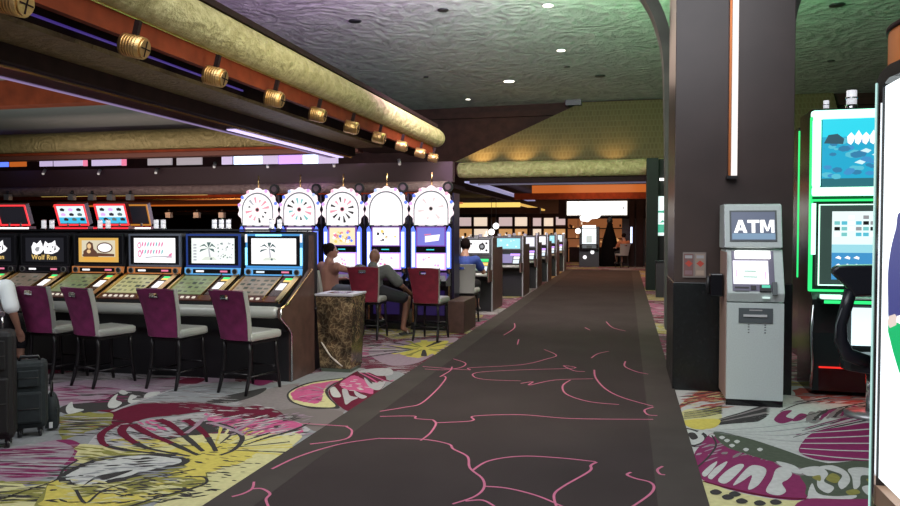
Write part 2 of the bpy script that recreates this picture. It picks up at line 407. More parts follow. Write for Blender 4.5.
patch([(97,411),(113,414),(112,424),(130,423),(150,418),(172,416),(205,412),(217,416),(245,419),(283,419),(278,411),(257,406),(233,407),(200,403),(168,402),(140,404),(120,409)], cMA, 4)
patch([(236,406),(245,398),(262,391),(285,385),(300,384),(289,391),(292,402),(312,409),(345,409),(330,420),(300,422),(284,419),(279,410),(258,406)], cTA, 3)
patch([(294,421),(262,424),(262,412),(282,410),(300,408),(340,411),(340,420),(318,432)], mat('carpet_brown', (0.15, 0.125, 0.12), 0.95), 3)
dashes((200,270,403,417), 16, cLG, 6, 0.12, 0.03, 0.0, 0.2)
# grapefruit-like round bloom beside the runner
patch([(287,394),(289,401),(297,405),(312,409),(328,409),(340,408),(331,399),(328,391),(334,385),(347,378),(334,379),(312,382),(296,387)], cDK, 4)
patch([(289,394),(291,400),(298,404),(312,407),(335,407),(328,398),(325,391),(331,385),(343,379),(334,380),(313,383),(298,388)], cPY, 5)
patch([(291,394),(294,399),(302,402),(314,404),(322,400),(324,391),(329,386),(338,381),(316,384),(300,388)], cPK, 6, w_=0.012)
for a_ in ([(324,392),(310,390),(296,391)], [(323,394),(310,395),(298,398)], [(324,390),(316,387),(306,386)], [(323,396),(314,399),(308,402)], [(326,388),(330,384),(334,382)]):
    stroke(a_, 0.03, 0.015, cLI, 7, wb=0.4)
dashes((296,324,386,403), 18, cMG, 7, 0.14, 0.016, 0.1, 0.5)
patch([(329,395),(331,388),(341,381),(356,372),(368,370),(385,376),(384,386),(372,398),(352,411),(340,407)], cMA, 5)
patch([(340,384),(352,376),(362,379),(372,388),(372,394),(358,392),(346,390)], cPK, 6, w_=0.01); dashes((342,368,379,391), 16, cWH, 7, 0.06, 0.03)
patch([(330,390),(334,387),(338,391),(341,397),(333,397)], cWH, 6)
for q in ([(342,390),(347,390),(350,396),(358,398),(352,401),(346,405),(344,400)], [(354,391),(360,394),(367,397),(362,399),(356,396)], [(364,378),(374,383),(386,380),(380,390),(370,388)], [(358,372),(372,369),(390,369),(392,375),(376,376)]):
    patch(q, cLG, 7)
for k in range(6): stroke([(358+k*2, 373), (366+k*5, 378+k*0.8), (372+k*5.5, 384-k*0.9)], 0.03, 0.02, (cDK, cPK, cMA)[k % 3], 8)
# yellow sunburst by the wheel machines
patch([(368,352),(380,346),(404,341),(432,339),(458,338),(446,347),(420,362),(396,366),(380,362)], cLI, 3)
patch([(396,350),(408,345),(424,342),(448,341),(440,350),(424,357),(408,357)], cYE, 4, w_=0.02)
for k in range(16):
    a = PI*k/8; stroke([(424+6*math.cos(a), 348.5+1.5*math.sin(a)), (424+44*math.cos(a), 348.5+8*math.sin(a))], 0.03, 0.09, (cYE, cDK, cOL)[k % 3], 5, wb=0.3, side='L')
for k in range(14):
    a = PI+0.0+PI*k/26; stroke([(412, 350), (400-60*random.random(), 343+k*1.3)], 0.05, 0.03, (cLI, cDK, cWH)[k % 3], 6, wb=0.4)
# cage flower
patch([(88,452),(95,436),(110,427),(140,421),(175,417),(205,413),(240,418),(282,421),(312,425),(296,440),(262,450),(200,458),(130,458)], cLG, 2, w_=0.01)
patch([(206,413),(216,416),(240,419),(270,420),(300,424),(300,436),(282,440),(256,439),(238,432),(226,426),(212,424)], cPK, 5, w_=0.015)
dashes((212,296,415,438), 30, cWH, 6, 0.22, 0.025, 0.9, 0.4); dashes((215,290,417,438), 24, cMG, 6, 0.16, 0.02, 0.9, 0.5)
patch([(180,432),(196,424),(212,421),(232,425),(246,434),(240,436),(214,434),(190,440)], cDK, 5, w_=0.008)
patch([(110,447),(140,446),(165,441),(185,437),(215,434),(240,436),(262,435),(292,433),(300,440),(262,470),(225,495),(200,512),(150,512),(168,498),(200,486),(180,470),(150,456)], cPY, 6, w_=0.008)
patch([(168,452),(190,445),(215,443),(240,447),(258,452),(245,462),(225,468),(205,474),(188,470),(180,461)], cYE, 7, w_=0.02)
for k in range(16):
    a = -0.25+k*0.115; stroke([(214+14*math.cos(a), 450-5*math.sin(a)), (214+48*math.cos(a), 450-14*math.sin(a)), (214+80*math.cos(a), 450-24*math.sin(a))], 0.012, 0.03, (cYE, cDK, cPY, cYE)[k % 4], 7, wb=0.3, side='L')
dashes((112,180,440,458), 26, cYE, 7, 0.2, 0.03, 0.1, 0.2); dashes((100,200,438,456), 24, cDK, 8, 0.08, 0.014, 0.1, 0.3); dashes((175,262,440,498), 40, cDK, 8, 0.07, 0.014, 0.0, 0.2)
dashes((98,215,420,440), 60, cDK, 4, 0.09, 0.016, 0.1, 0.4); dashes((98,215,418,440), 30, cMA, 4, 0.12, 0.02, 0.1, 0.4); dashes((98,215,420,440), 40, cGY, 4, 0.12, 0.025, 0.1, 0.4)
dashes((225,305,416,436), 46, cDK, 7, 0.10, 0.02, 0.9, 0.4); dashes((225,310,414,438), 40, cLI, 8, 0.14, 0.022, 0.9, 0.4)
dashes((175,290,402,420), 50, cTA, 6, 0.08, 0.022, 0.0, 0.3); dashes((120,240,382,404), 50, cTA, 4, 0.16, 0.02, 0.1, 0.2); dashes((120,240,382,404), 36, cLG, 4, 0.16, 0.02, 0.1, 0.2)
dashes((175,250,440,480), 22, cDK, 8, 0.09, 0.018, 0.0, 0.2); dashes((205,262,470,500), 12, cDK, 8, 0.07, 0.014, 0.0, 0.3)
for pts, wA, wB_ in (([(116,425),(103,433),(101,440),(108,447),(135,452),(176,456)], 0.07, 0.02), ([(126,425),(122,433),(136,444),(152,450),(190,457)], 0.08, 0.02),
                   ([(132,425),(148,434),(172,444),(198,456)], 0.08, 0.025), ([(158,420),(170,425),(184,436),(203,452)], 0.085, 0.03), ([(186,420),(198,428),(208,438),(216,452)], 0.07, 0.03)):
    stroke(pts, wA, wB_, cMA, 9, wb=0.08); h = len(pts)//2
    stroke(pts[h:], wA*0.7, wB_, cDK, 10, wb=0.15)
stroke([(208,422),(228,427),(241,436),(241,443),(233,451),(220,456)], 0.05, 0.03, cDK, 9)
for q in ([(196,426),(206,418),(212,414)], [(186,434),(200,424)], [(212,424),(232,430),(244,436)], [(232,432),(246,426),(256,420)], [(206,424),(224,422),(236,417)]):
    stroke(q, 0.045, 0.03, cLI, 10)
for k in range(7): stroke([(244+k*4, 446-k*1.5), (268+k*4, 438-k*1.0), (292+k*3, 431-k*1.3)], 0.02, 0.014, cDK, 9, side='L')
dashes((100,200,421,446), 30, cDK, 8, 0.12, 0.018, 0.1, 0.3); dashes((140,190,420,430), 14, cPK, 8, 0.16, 0.03, -0.4, 0.3)
# white leaf and olive leaves
patch([(36,512),(44,492),(52,482),(75,484),(100,482),(140,474),(196,463),(208,480),(200,487),(168,498),(130,508),(90,514)], cOL, 7)
patch([(50,482),(66,484),(82,498),(100,492),(128,484),(160,477),(196,466),(206,479),(190,489),(160,497),(125,505),(86,512),(40,506),(44,500)], cYE, 8)
dashes((95,200,474,500), 70, cDK, 9, 0.10, 0.022, 0.2, 0.5); dashes((110,190,474,492), 14, cOL, 9, 0.3, 0.08, 0.2)
patch([(190,462),(164,455),(122,456),(92,461),(62,474),(60,482),(84,488),(104,485),(140,477),(168,470)], cDK, 9, w_=0.006)
patch([(182,462),(160,457),(124,458),(96,463),(68,475),(70,481),(86,486),(104,482),(138,474),(162,468)], cWH, 10, w_=0.01)
patch([(83,487),(95,478),(112,474),(133,471),(118,477),(104,481),(96,480)], cDK, 11)
dashes((70,150,459,468), 22, cDK, 11, 0.13, 0.025, 0.5, 0.3); dashes((110,180,462,476), 14, cGY, 11, 0.16, 0.02, 0.2)
dashes((60,190,480,504), 60, cPY, 10, 0.12, 0.02, 0.2, 0.5); dashes((50,190,476,504), 40, cDK, 11, 0.08, 0.018, 0.2, 0.6); dashes((66,180,456,482), 30, cGY, 11, 0.12, 0.02, 0.3, 0.3)
stroke([(76,491),(86,504),(104,491),(140,481),(196,470)], 0.02, 0.015, cDK, 12)
stroke([(190,478),(204,478),(206,484),(190,490),(160,498),(128,508)], 0.018, 0.022, cDK, 12)
stroke([(-5,502),(30,490),(56,481),(64,470),(78,461)], 0.012, 0.02, cDK, 12)
patch([(82,444),(110,449),(150,455),(122,457),(92,461),(70,470),(74,458)], cPY, 8, w_=0.02); dashes((80,140,448,462), 20, cOL, 9, 0.2, 0.03, 0.0)
# lilac and magenta petal at far left
patch([(-20,490),(-20,455),(10,448),(40,443),(60,440),(78,443),(84,450),(80,460),(66,466),(50,474),(30,484)], cLI, 3)
patch([(56,441),(70,440),(80,444),(85,449),(81,459),(64,466),(72,456),(74,449),(66,444)], cMG, 5)
dashes((-10,70,448,478), 46, cMG, 5, 0.34, 0.02, 0.25, 0.12); dashes((-10,70,444,478), 46, cLG, 5, 0.30, 0.02, 0.25, 0.12); dashes((-10,66,450,480), 18, cDK, 5, 0.2, 0.016, 0.25, 0.15)
patch([(-20,512),(-20,482),(30,486),(56,482),(44,494),(36,512)], cPY, 4, w_=0.02); dashes((-10,50,482,504), 28, cDK, 5, 0.16, 0.02, 0.25, 0.2); dashes((-10,50,482,504), 22, cOL, 5, 0.24, 0.03, 0.25, 0.2)
# --- right of the aisle
patch([(672,386),(800,386),(876,400),(900,420),(900,520),(712,520),(700,480)], cWH, 1, smooth=False)
for k in range(20): stroke([(674+k*1.4, 410-k*1.1), (698+k*1.4, 401-k*0.7), (724, 399-k*0.75)], 0.03, 0.045, (cRE, cPY, cRE, cRE, cDK)[k % 5], 3, wb=0.35, side='R')
dashes((682,722,392,408), 30, cRE, 4, 0.22, 0.03, 0.6, 0.2); dashes((682,722,392,408), 20, cDK, 4, 0.16, 0.018, 0.6, 0.2); dashes((682,722,396,410), 16, cPY, 5, 0.16, 0.018, 0.6, 0.2)
patch([(681,414),(690,409),(704,411),(721,414),(719,424),(708,429),(690,428)], cPY, 3)
patch([(684,421),(704,419),(720,420),(716,427),(702,430),(688,427)], cYE, 4)
for k in range(9): stroke([(718,420+k*0.6),(742,413+k*1.2),(768,405+k*1.9)], 0.02, 0.045, (cDK, cTA, cDK)[k % 3] if k < 7 else cDK, 3, wb=0.2)
for k in range(7): stroke([(684,413+k),(702,410+k*1.2),(722,406+k*1.2)], 0.012, 0.018, (cDK, cOL)[k % 2], 5, wb=0.3, side='R')
patch([(800,388),(850,394),(876,400),(850,406),(816,402),(796,396)], cRE, 2, w_=0.02); dashes((800,868,392,410), 30, cTA, 4, 0.2, 0.03, 0.5, 0.3); dashes((800,868,398,414), 22, cWH, 5, 0.2, 0.025, 0.5, 0.3)
dashes((795,868,394,406), 16, cLG, 3, 0.16, 0.03, 0.5, 0.3); dashes((795,868,394,408), 12, cDK, 3, 0.16, 0.02, 0.5, 0.3)
patch([(704,430),(736,428),(760,421),(775,411),(792,405),(840,404),(876,408),(876,428),(840,432),(812,440),(800,452),(778,447),(745,438)], cWH, 5)
for q in ([(774,420),(782,412),(792,411),(786,417),(794,420),(782,424)], [(792,421),(800,414),(808,416),(800,421)]): patch(q, cMG, 7)
for q in ([(806,421),(810,412),(820,415),(814,419),(824,418),(816,424)], [(830,418),(840,411),(860,411),(846,418)]): patch(q, cTA, 7)
for k in range(7): stroke([(790+k*3, 440-k*2.2), (822+k*4, 432-k*2.6), (862+k*3, 424-k*3)], 0.01, 0.03, (cWH, cDK, cMG)[k % 3], 6, wb=.3)
for k in range(9): stroke([(806+k*7, 423-k*1.3), (812+k*7, 417-k*1.2), (822+k*7, 411-k*.9)], 0.02, 0.05, (cTA, cDK, cMG)[k % 3], 7, wb=.4)
for a_ in ([(708,431),(760,428),(815,421)], [(708,432),(770,432),(830,424)], [(712,433),(780,436),(812,432)], [(720,434),(780,441),(804,442)]): stroke(a_, 0.006, 0.014, cGY, 7)
for q in ([(808,428),(840,420),(876,417)], [(800,418),(830,410),(872,402)], [(780,412),(800,404),(830,398)], [(830,425),(850,419),(876,416)]): stroke(q, 0.008, 0.03, (cMG if q[0][0] > 805 else cDK), 7)
patch([(799,452),(803,442),(814,433),(838,428),(880,425),(880,458),(850,461),(826,461),(810,458)], cPU, 7)
for a0_, b0_, c0_ in ((434,432,429), (439,438,436), (444,444,444), (449,451,452), (454,458,461)): stroke([(800, a0_), (836, b0_), (880, c0_)], 0.02, 0.03, cWH, 8, side='R')
patch([(714,432),(745,438),(780,449),(808,459),(834,466),(812,470),(780,464),(745,454),(724,446)], cGN, 6)
for (x_, y_) in ((727,441),(732,446),(722,438),(760,450),(737,442),(746,450),(700,433),(712,436)): patch([(x_-3,y_),(x_,y_-1.5),(x_+3,y_),(x_,y_+2)], cWH, 8)
patch([(676,430),(686,428),(704,433),(708,440),(702,446),(690,446)], cDK, 3); patch([(684,431),(690,430),(702,435),(704,440),(698,444),(690,444)], cWH, 4); patch([(688,434),(694,433),(698,438),(692,440)], cDK, 5)
patch([(697,470),(694,456),(700,446),(711,434),(722,440),(745,454),(780,463),(800,474),(809,488),(803,500),(770,498),(730,490),(704,481)], cMG, 5)
dashes((705,775,444,460), 26, cTA, 6, 0.16, 0.03, 0.9, 0.2); dashes((695,720,445,462), 12, cLI, 6, 0.16, 0.02, 0.9, 0.2)
stroke([(697,468),(708,458),(716,446),(712,436)], 0.014, 0.014, cDK, 8)
for q in ([(702,474),(710,466),(717,462),(715,467),(706,477)], [(708,477),(716,468),(727,462),(724,468),(714,478),(711,480)], [(718,481),(726,472),(738,465),(744,466),(738,474),(726,484)], [(733,486),(742,474),(752,466),(764,468),(766,474),(758,486),(748,490),(752,476),(742,482)], [(766,492),(772,480),(776,470),(784,468),(792,474),(788,480),(782,484),(786,492),(778,496)]):
    patch(q, cWH, 7)
patch([(700,482),(730,491),(770,499),(806,501),(900,500),(900,520),(712,520)], cPY, 4)
stroke([(703,482),(730,489),(770,497),(810,500)], 0.02, 0.02, cMA, 8)
for (x_, y_) in ((716,493),(728,498),(742,502),(760,504),(776,503),(735,495)): patch([(x_-6,y_-1),(x_,y_-3),(x_+6,y_),(x_+2,y_+2.4),(x_-4,y_+2)], cDK, 8)
patch([(806,500),(840,500),(880,501),(880,510),(800,510)], cMG, 9)
patch([(800,474),(816,466),(838,463),(880,462),(880,499),(812,498),(806,486)], cGN, 6)
patch([(764,454),(790,460),(812,470),(800,476),(782,468)], cTA, 6); patch([(776,462),(794,466),(802,474),(790,472)], cWH, 7)
for q in ([(800,470),(818,467),(828,474),(824,482),(834,488),(828,494),(818,488),(816,478),(806,476)], [(818,468),(832,466),(846,472),(850,482),(842,490),(838,484),(842,476),(830,471)], [(848,470),(862,468),(880,472),(880,478),(862,476),(860,486),(854,490),(852,478)],
          [(812,484),(818,494),(834,497),(856,496),(850,500),(820,500),(808,498)], [(862,488),(872,486),(880,490),(880,497),(868,496)]): patch(q, cWH, 8)
for q in ([(832,474),(840,478),(836,484),(826,480)], [(846,492),(856,490),(860,494),(850,496)], [(866,480),(874,480),(872,485)], [(812,478),(820,476),(820,482)]): patch(q, cOL, 9)

# the runner, its borders and its drawn lines
fl.box(XL, XR, 1.5, 30.4, -0.01, 0.012, runner)
for a, b in ((XL, XLI), (XRI, XR)): fl.box(a, b, 1.5, 30.4, -0.01, 0.0132, runner_edge)
def rl(pts, lay=23, wd=0.019, raw=False):
    stroke(pts if raw else [(380+x/2.343, 290+y/2.343) for x, y in pts], wd, wd*0.8, runner_line, lay+0.6)
for q in ([(0,288),(60,278),(95,270),(130,240),(152,214),(153,206),(146,204)], [(0,300),(78,299),(84,305),(124,308)], [(128,315),(200,312),(220,308),(222,299),(330,296),(450,305),(640,307)],
          [(124,308),(131,318),(117,340),(95,357)], [(0,352),(100,354),(160,365),(172,377),(205,395),(211,422),(240,447),(243,470),(220,490),(170,507)],
          [(216,428),(255,405),(330,394),(420,398),(505,407)], [(508,408),(494,416),(490,430),(430,465),(408,485),(413,512)], [(243,465),(300,470),(370,488),(430,514)], [(200,500),(240,498),(268,512)],
          [(588,432),(579,438),(600,447),(632,455),(642,468),(630,486),(590,514)], [(662,418),(650,426),(656,436),(668,438)], [(105,188),(150,190),(190,184),(200,174),(172,164)],
          [(100,182),(206,190),(212,185),(330,178),(395,163),(413,155),(385,142)], [(480,194),(455,192),(430,180),(455,186),(330,190),(230,196),(220,206),(250,213),(330,216)],
          [(330,222),(358,218),(350,226),(410,214),(500,211)], [(502,190),(506,210),(530,236),(570,256),(640,276)], [(446,214),(428,228),(438,248),(490,265),(560,272)], [(640,278),(620,285),(628,296),(650,298)],
          [(495,162),(510,152),(536,146)], [(575,170),(574,182),(600,194),(628,200)], [(315,80),(314,92),(290,108)], [(480,90),(492,96)], [(530,76),(545,90),(575,98)], [(325,118),(322,130)]):
    rl(q)
for q in ([(232,499),(243,496),(252,491),(254,484)], [(253,491),(262,491),(270,496),(266,502),(270,512)], [(272,471),(300,458),(340,446),(380,440)], [(310,446),(345,441),(352,433),(346,428)], [(348,428),(300,425)], [(440,378),(450,372),(452,368)]):
    rl(q, raw=True)
struct(fl.build('floor'))

# ------------------------------------------------------------------ vault ceiling and far structure
CZ = 5.78
cb = MB()
nx, ny = 24, 30
V = []; F = []
for j in range(ny+1):
    for i in range(nx+1):
        x = -14+26*i/nx; y = -3+28.5*j/ny
        zc = CZ+0.45*math.sin(PI*min(1, max(0, (y+3)/27.5)))*0.6-0.02*abs(x)**1.2*0.3
        V.append((x, y, zc))
for j in range(ny):
    for i in range(nx):
        a = j*(nx+1)+i; F.append((a, a+nx+1, a+nx+2, a+1))
cb.add(V, F, plaster, True)
struct(cb.build('ceiling'))
wl = MB(); wl.box(-24, 12, 24.9, 25.2, 3.45, 6.6, brown); wl.box(-24, 12, 24.75, 24.9, 5.35, 5.55, brown); wl.box(-1.95, -1.45, 24.4, 24.75, 5.6, 5.9, black); struct(wl.build('wall_upper'))
# outer enclosure
wl = MB(); wl.box(-24.2, -24, -3, 44, 0, 6.6, darkwood); struct(wl.build('wall_left'))
wl = MB(); wl.box(12, 12.2, -3, 44, 0, 6.6, darkwood); struct(wl.build('wall_right'))

# far canopy with bronze tiled hip roof
cy0, cz0 = 22.9, 3.72
xl, xr = -5.25, 6.0
cn = MB()
cn.add([(xl, cy0, cz0), (xr, cy0, cz0), (xr, 24.7, 5.72), (-1.45, 24.7, 5.72)], [(0, 1, 2, 3)], tiles)
cn.add([(xl, cy0, cz0), (-1.45, 24.7, 5.72), (xl, 24.7, cz0)], [(0, 1, 2)], tiles)
cn.build('trim_1')['kind'] = 'structure'
cn = MB(); cn.tube([(xl+0.1, cy0, 3.46), (xl+0.16, cy0, 3.46), (xl+0.5, cy0, 3.46), (xr, cy0, 3.46)], [0.18, 0.24, 0.25, 0.25], goldroll, 20)
struct(cn.build('trim_2'))
cn = MB(); cn.box(xl+0.45, xr, cy0+0.1, cy0+0.4, 3.06, 3.30, darkwood); cn.box(xl+0.1, xr, cy0+0.4, 41.8, 3.5, 3.56, brown); struct(cn.build('trim_3'))
for x, pw_ in ((-4.4, 60), (-3.2, 46), (-1.9, 22), (-0.4, 22)):
    light('canopy_spot', 'SPOT', (x, 22.6, 4.2), pw_, (1.0, 0.62, 0.25), 0.05, (x, 23.5, 4.0), angle=1.9)

# near left canopy, parallel with the aisle
Y0, Y1 = 1.0, 15.0
t = MB(); t.tube([(-3.80, Y0, 3.47), (-3.80, Y1-0.35, 3.47), (-3.80, Y1-0.05, 3.47), (-3.80, Y1, 3.47)], [0.19, 0.19, 0.17, 0.12], goldroll, 24); struct(t.build('trim_4'))
t = MB(); t.box(-4.25, -3.80, Y0, Y1-0.1, 3.66, 3.72, brown); t.box(-3.72, -3.66, Y0, Y1-0.5, 3.63, 3.69, darkwood); struct(t.build('trim_5'))
t = MB(); t.box(-3.86, -3.80, Y0, Y1-0.4, 3.10, 3.29, redwood); t.box(-3.80, -3.785, Y0, Y1-0.4, 3.262, 3.285, goldtrim); struct(t.build('trim_6'))
t = MB(); t.box(-4.20, -3.86, Y0, Y1-0.5, 3.22, 3.29, darkwood); t.box(-4.22, -4.16, Y0, Y1-0.5, 3.08, 3.29, darkwood); struct(t.build('trim_7'))
t = MB(); t.tube([(-4.15, Y0, 3.14), (-4.15, 7.6, 3.14)], 0.011, em('neon_violet', (0.12, 0.06, 0.5), 0.35), 6)
tag(t.build('neon_line'), 'thin violet neon line under the near gilded canopy', 'light strip')
b_ = MB(); b_.box(-4.98, -4.86, 8.7, 12.45, 2.872, 2.88, em('violet_white_reflection', (0.72, 0.6, 1.0), 1.3)); tag(b_.build('light_strip'), 'violet white reflection streak, put in as a glowing strip under the near canopy trim', 'light strip')  # glowing box stands for the lit panes reflected in the trim
b_ = MB(); b_.box(-5.13, -5.10, 3.0, 12.45, 2.872, 2.88, em('violet_dim_reflection', (0.30, 0.22, 0.42), 0.8)); tag(b_.build('light_strip'), 'dim violet reflection streak, put in as a glowing strip along the near canopy trim', 'light strip')  # second glowing box for the fainter reflection along the trim
t = MB(); t.box(-4.66, -4.16, Y0, 12.5, 3.04, 3.08, bronze_soffit); struct(t.build('trim_8'))
mirror = mat('mirror_plum', (0.32, 0.25, 0.34), 0.12, 0.9)
t = MB(); t.box(-4.72, -4.66, Y0, 12.5, 2.90, 3.08, darkwood); t.box(-5.15, -4.72, Y0, 12.5, 2.88, 2.92, mirror); t.box(-4.74, -4.72, Y0, 12.5, 2.865, 2.88, goldtrim); struct(t.build('trim_9'))
t = MB(); t.box(-5.2, -5.15, Y0, 12.5, 2.9, 3.85, redwood); t.box(-5.2, -4.2, 12.5, 14.95, 3.2, 3.26, darkwood); t.box(-24, -5.2, 9.5, 9.8, 3.47, 3.85, redwood); struct(t.build('trim_10'))
t = MB(); t.box(-24, -5.2, Y0, 15.6, 3.85, 3.9, greywall); struct(t.build('trim_11'))
for yy in (7.8, 10.6):
    pass
# brass downlight cylinders along the fascia
def knob_light():
    o = thing('spotlight', '', 'spotlight', group='brass cylinder spotlights along the near canopy')
    b = MB(); b.tube([(-0.10, 0, 0), (0.07, 0, 0)], 0.085, gold, 20)
    for k in range(6): b.tube([(-0.08+k*0.022, 0, 0), (-0.07+k*0.022, 0, 0)], 0.088, gold, 20)
    b.tube([(0.07, 0, 0), (0.085, 0, 0)], 0.072, gold, 20); b.build('housing', o)
    b = MB(); b.box(0.085, 0.09, -0.005, 0.005, -0.06, 0.06, darkwood); b.box(0.085, 0.09, -0.06, 0.06, -0.005, 0.005, darkwood); b.build('cap_cross', o)
    b = MB(); b.box(-0.04, 0.0, -0.02, 0.02, 0.08, 0.20, darkwood); b.build('bracket', o)
    return o
k0 = knob_light()
ys = [3.92, 5.09, 6.25, 7.44, 8.60, 9.76, 10.93, 12.10, 13.27, 14.2]
wh = ['nearest, cut by the upper left corner', 'second from the upper left corner', 'third from the upper left corner', 'fourth from the upper left corner', 'fifth from the upper left corner', 'sixth from the upper left corner', 'seventh from the upper left corner', 'third from the far end', 'next to last at the far end', 'last at the far end']
for i, y in enumerate(ys):
    lb = 'brass cylinder spotlight on the near gilded canopy, '+wh[i]
    if i == 0: k0.location = (-3.68, y, 3.005); k0.rotation_euler = (0, 0.25, 0.1); k0['label'] = lb
    else:
        c = copy_thing(k0, (-3.68, y, 3.005), 0, lb); c.rotation_euler = (0, 0.25, 0.1)

# cross beams at the end of the near canopy
t = MB(); t.tube([(-24, 14.2, 3.50), (-5.2, 14.2, 3.50)], 0.24, swirl('olive_moulding', (0.20, 0.16, 0.06), (0.34, 0.28, 0.12), 2.0, 0.9, 0.5, 0.2), 18); struct(t.build('trim_12'))
t = MB(); t.box(-24, -5.2, 14.1, 14.4, 3.15, 3.30, mat('plum_wood', (0.13, 0.045, 0.030), 0.6)); t.box(-24, -5.2, 14.0, 14.1, 3.24, 3.29, redwood); struct(t.build('trim_13'))
# clerestory of lit panes
t = thing('clerestory', 'band of violet and white lit panes under the near canopy end', 'light band', (0, 15.0, 3.19))
t_pane = t
def pane_(x0, x1, c_):
    y0_ = 158.5-4.5*x0/340; a = at(x0, y0_, Y=15.0); c = at(x1, y0_, Y=15.0)
    b = MB(); b.box(a.x, c.x, -0.02, 0.02, -0.20, 0.0, c_); ob = b.build('pane', t); ob.location = (0, 0, a.z-3.19)
dimg = mat('pane_grey', (0.3, 0.28, 0.3), 0.5, em=(0.45, 0.42, 0.48), es=0.5); dimv = mat('pane_lilac', (0.3, 0.28, 0.3), 0.5, em=(0.62, 0.50, 0.80), es=0.8)
for x0, x1, c_ in ((-30, -5, dimg), (-4, 8, BL), (10, 26, OR), (40, 52, dimv), (54, 83, dimv), (83.5, 87, PKE), (92, 121, dimv), (122, 126, PKE), (148, 172, dimg), (177, 202, dimg), (222, 232, dimv), (234, 240, NB), (241, 262, NB), (263, 278, dimv), (279, 302, VI), (303, 318, NB), (319, 338, dimv)):
    pane_(x0, x1, c_)
t2 = MB(); t2.box(-24, -3.6, 15.5, 15.7, 2.62, 3.05, mat('plum_beam', (0.035, 0.014, 0.018), 0.6)); t2.box(-24, -5.3, 15.7, 24.7, 2.97, 3.05, darkwood); struct(t2.build('trim_14'))
t2 = MB(); t2.tube([(-24, 15.45, 2.52), (-3.7, 15.45, 2.52), (-3.62, 15.45, 2.52)], [0.115, 0.115, 0.07], pinkroll, 16); struct(t2.build('trim_15'))
# small hanging spots below the cross beam
def small_spot():
    o = thing('hanging_spotlight', '', 'spotlight', group='small hanging spotlights under the dark cross beam')
    b = MB(); b.tube([(0, 0, 0), (0.05, -0.12, -0.10)], 0.035, steel, 12); b.build('housing', o)
    b = MB(); b.tube([(0.05, -0.12, -0.10), (0.053, -0.126, -0.106)], 0.028, mat('spot_lens', (0.8, 0.8, 0.8), 0.3, em=(1, 0.9, 0.8), es=0.25), 12); b.build('lens', o)
    b = MB(); b.tube([(0, 0, 0), (-0.01, 0.10, 0.02)], 0.014, black, 8); b.build('stem', o)
    return o
s0 = None
for i, (x, y) in enumerate(((45,170),(100,170),(157,169),(215,163),(268,163),(334,162),(399,160))):
    p = at(x, y, Y=15.40)
    lb = 'small grey hanging spotlight, '+['first', 'second', 'third', 'fourth', 'fifth', 'sixth', 'last'][i]+' from the left below the near canopy'
    if not s0: s0 = small_spot(); s0.location = p; s0['label'] = lb
    else: copy_thing(s0, p, 0, lb)

# low ceiling beyond, with warm coves
warm = mat('warm_ceiling', (0.20, 0.10, 0.06), 0.6); 
t = MB(); t.box(-24, -5.3, 15.8, 41.8, 2.92, 2.965, brown); struct(t.build('trim_16'))
for i, (y, z0, z1, mt) in enumerate(((17.5, 2.62, 2.78, brown), (20.0, 2.50, 2.62, redwood), (23, 2.44, 2.6, warm), (27, 2.34, 2.5, brown), (32, 2.3, 2.5, warm))):
    b = MB(); xe = min(-5.3, -0.245*y); b.box(-24, xe, y, y+0.3, z0, 2.92, mt); b.box(-24, xe, y-0.05, y, z0, z0+0.03, goldtrim); struct(b.build('trim_%d' % (17+i)))
b = MB(); b.box(-15.5, -10.5, 17.3, 17.38, 2.50, 2.56, YL); tag(b.build('cove_light'), 'yellow cove light line behind the upper left signs', 'cove light')
b = MB(); b.box(-20, -5.0, 22.9, 22.98, 2.42, 2.47, OR); tag(b.build('cove_light'), 'orange cove light line low between the bank tops at left', 'cove light')
light('warm_low', 'AREA', (-9, 18.6, 2.3), 190, (1.0, 0.5, 0.25), 8, (-9, 18.6, 5), 4)
light('warm_far', 'AREA', (-2, 34, 3.4), 200, (1.0, 0.62, 0.38), 9, (-2, 34, 0), 12)
# far coffer under the far canopy
def px_rect(b, x0, x1, y0, y1, Y, d_, m):
    a = at(x0, y0, Y=Y); c = at(x1, y1, Y=Y); b.box(a.x, c.x, Y, Y+d_, c.z, a.z, m)
b = MB(); px_rect(b, 514, 646, 193.5, 198.5, 29.6, .3, redwood); struct(b.build('trim_22'))
b = MB(); px_rect(b, 532, 646, 185.5, 193.2, 30.2, .1, OR); tag(b.build('cove_light'), 'broad orange cove light under the far canopy', 'cove light')
b = MB(); px_rect(b, 478, 650, 181.8, 183, 23.32, .04, mat('dimviolet', (0.1, 0.1, 0.1), em=(0.30, 0.26, 0.42), es=0.3)); tag(b.build('light_strip'), 'thin bluish light strip along the underside of the far canopy', 'light strip')
b = MB(); b.box(-5.05, -4.65, 23.4, 39, 3.10, 3.15, mat('paleviolet', (0.3, 0.3, 0.4), em=(0.42, 0.42, 0.75), es=0.6)); tag(b.build('light_strip'), 'pale violet light strip running away under the far canopy', 'light strip')
b = MB(); px_rect(b, 440, 520, 203, 207, 30, .1, YL); tag(b.build('cove_light'), 'pale yellow cove light left below the violet strip', 'cove light')
b = MB(); b.box(-4.4, -4.25, 30.2, 40, 2.62, 2.70, GD); tag(b.build('cove_light'), 'gold cove light line running towards the lit sign', 'cove light')
b = MB(); px_rect(b, 400, 540, 208.5, 213.5, 31.5, .4, brown); struct(b.build('trim_23'))
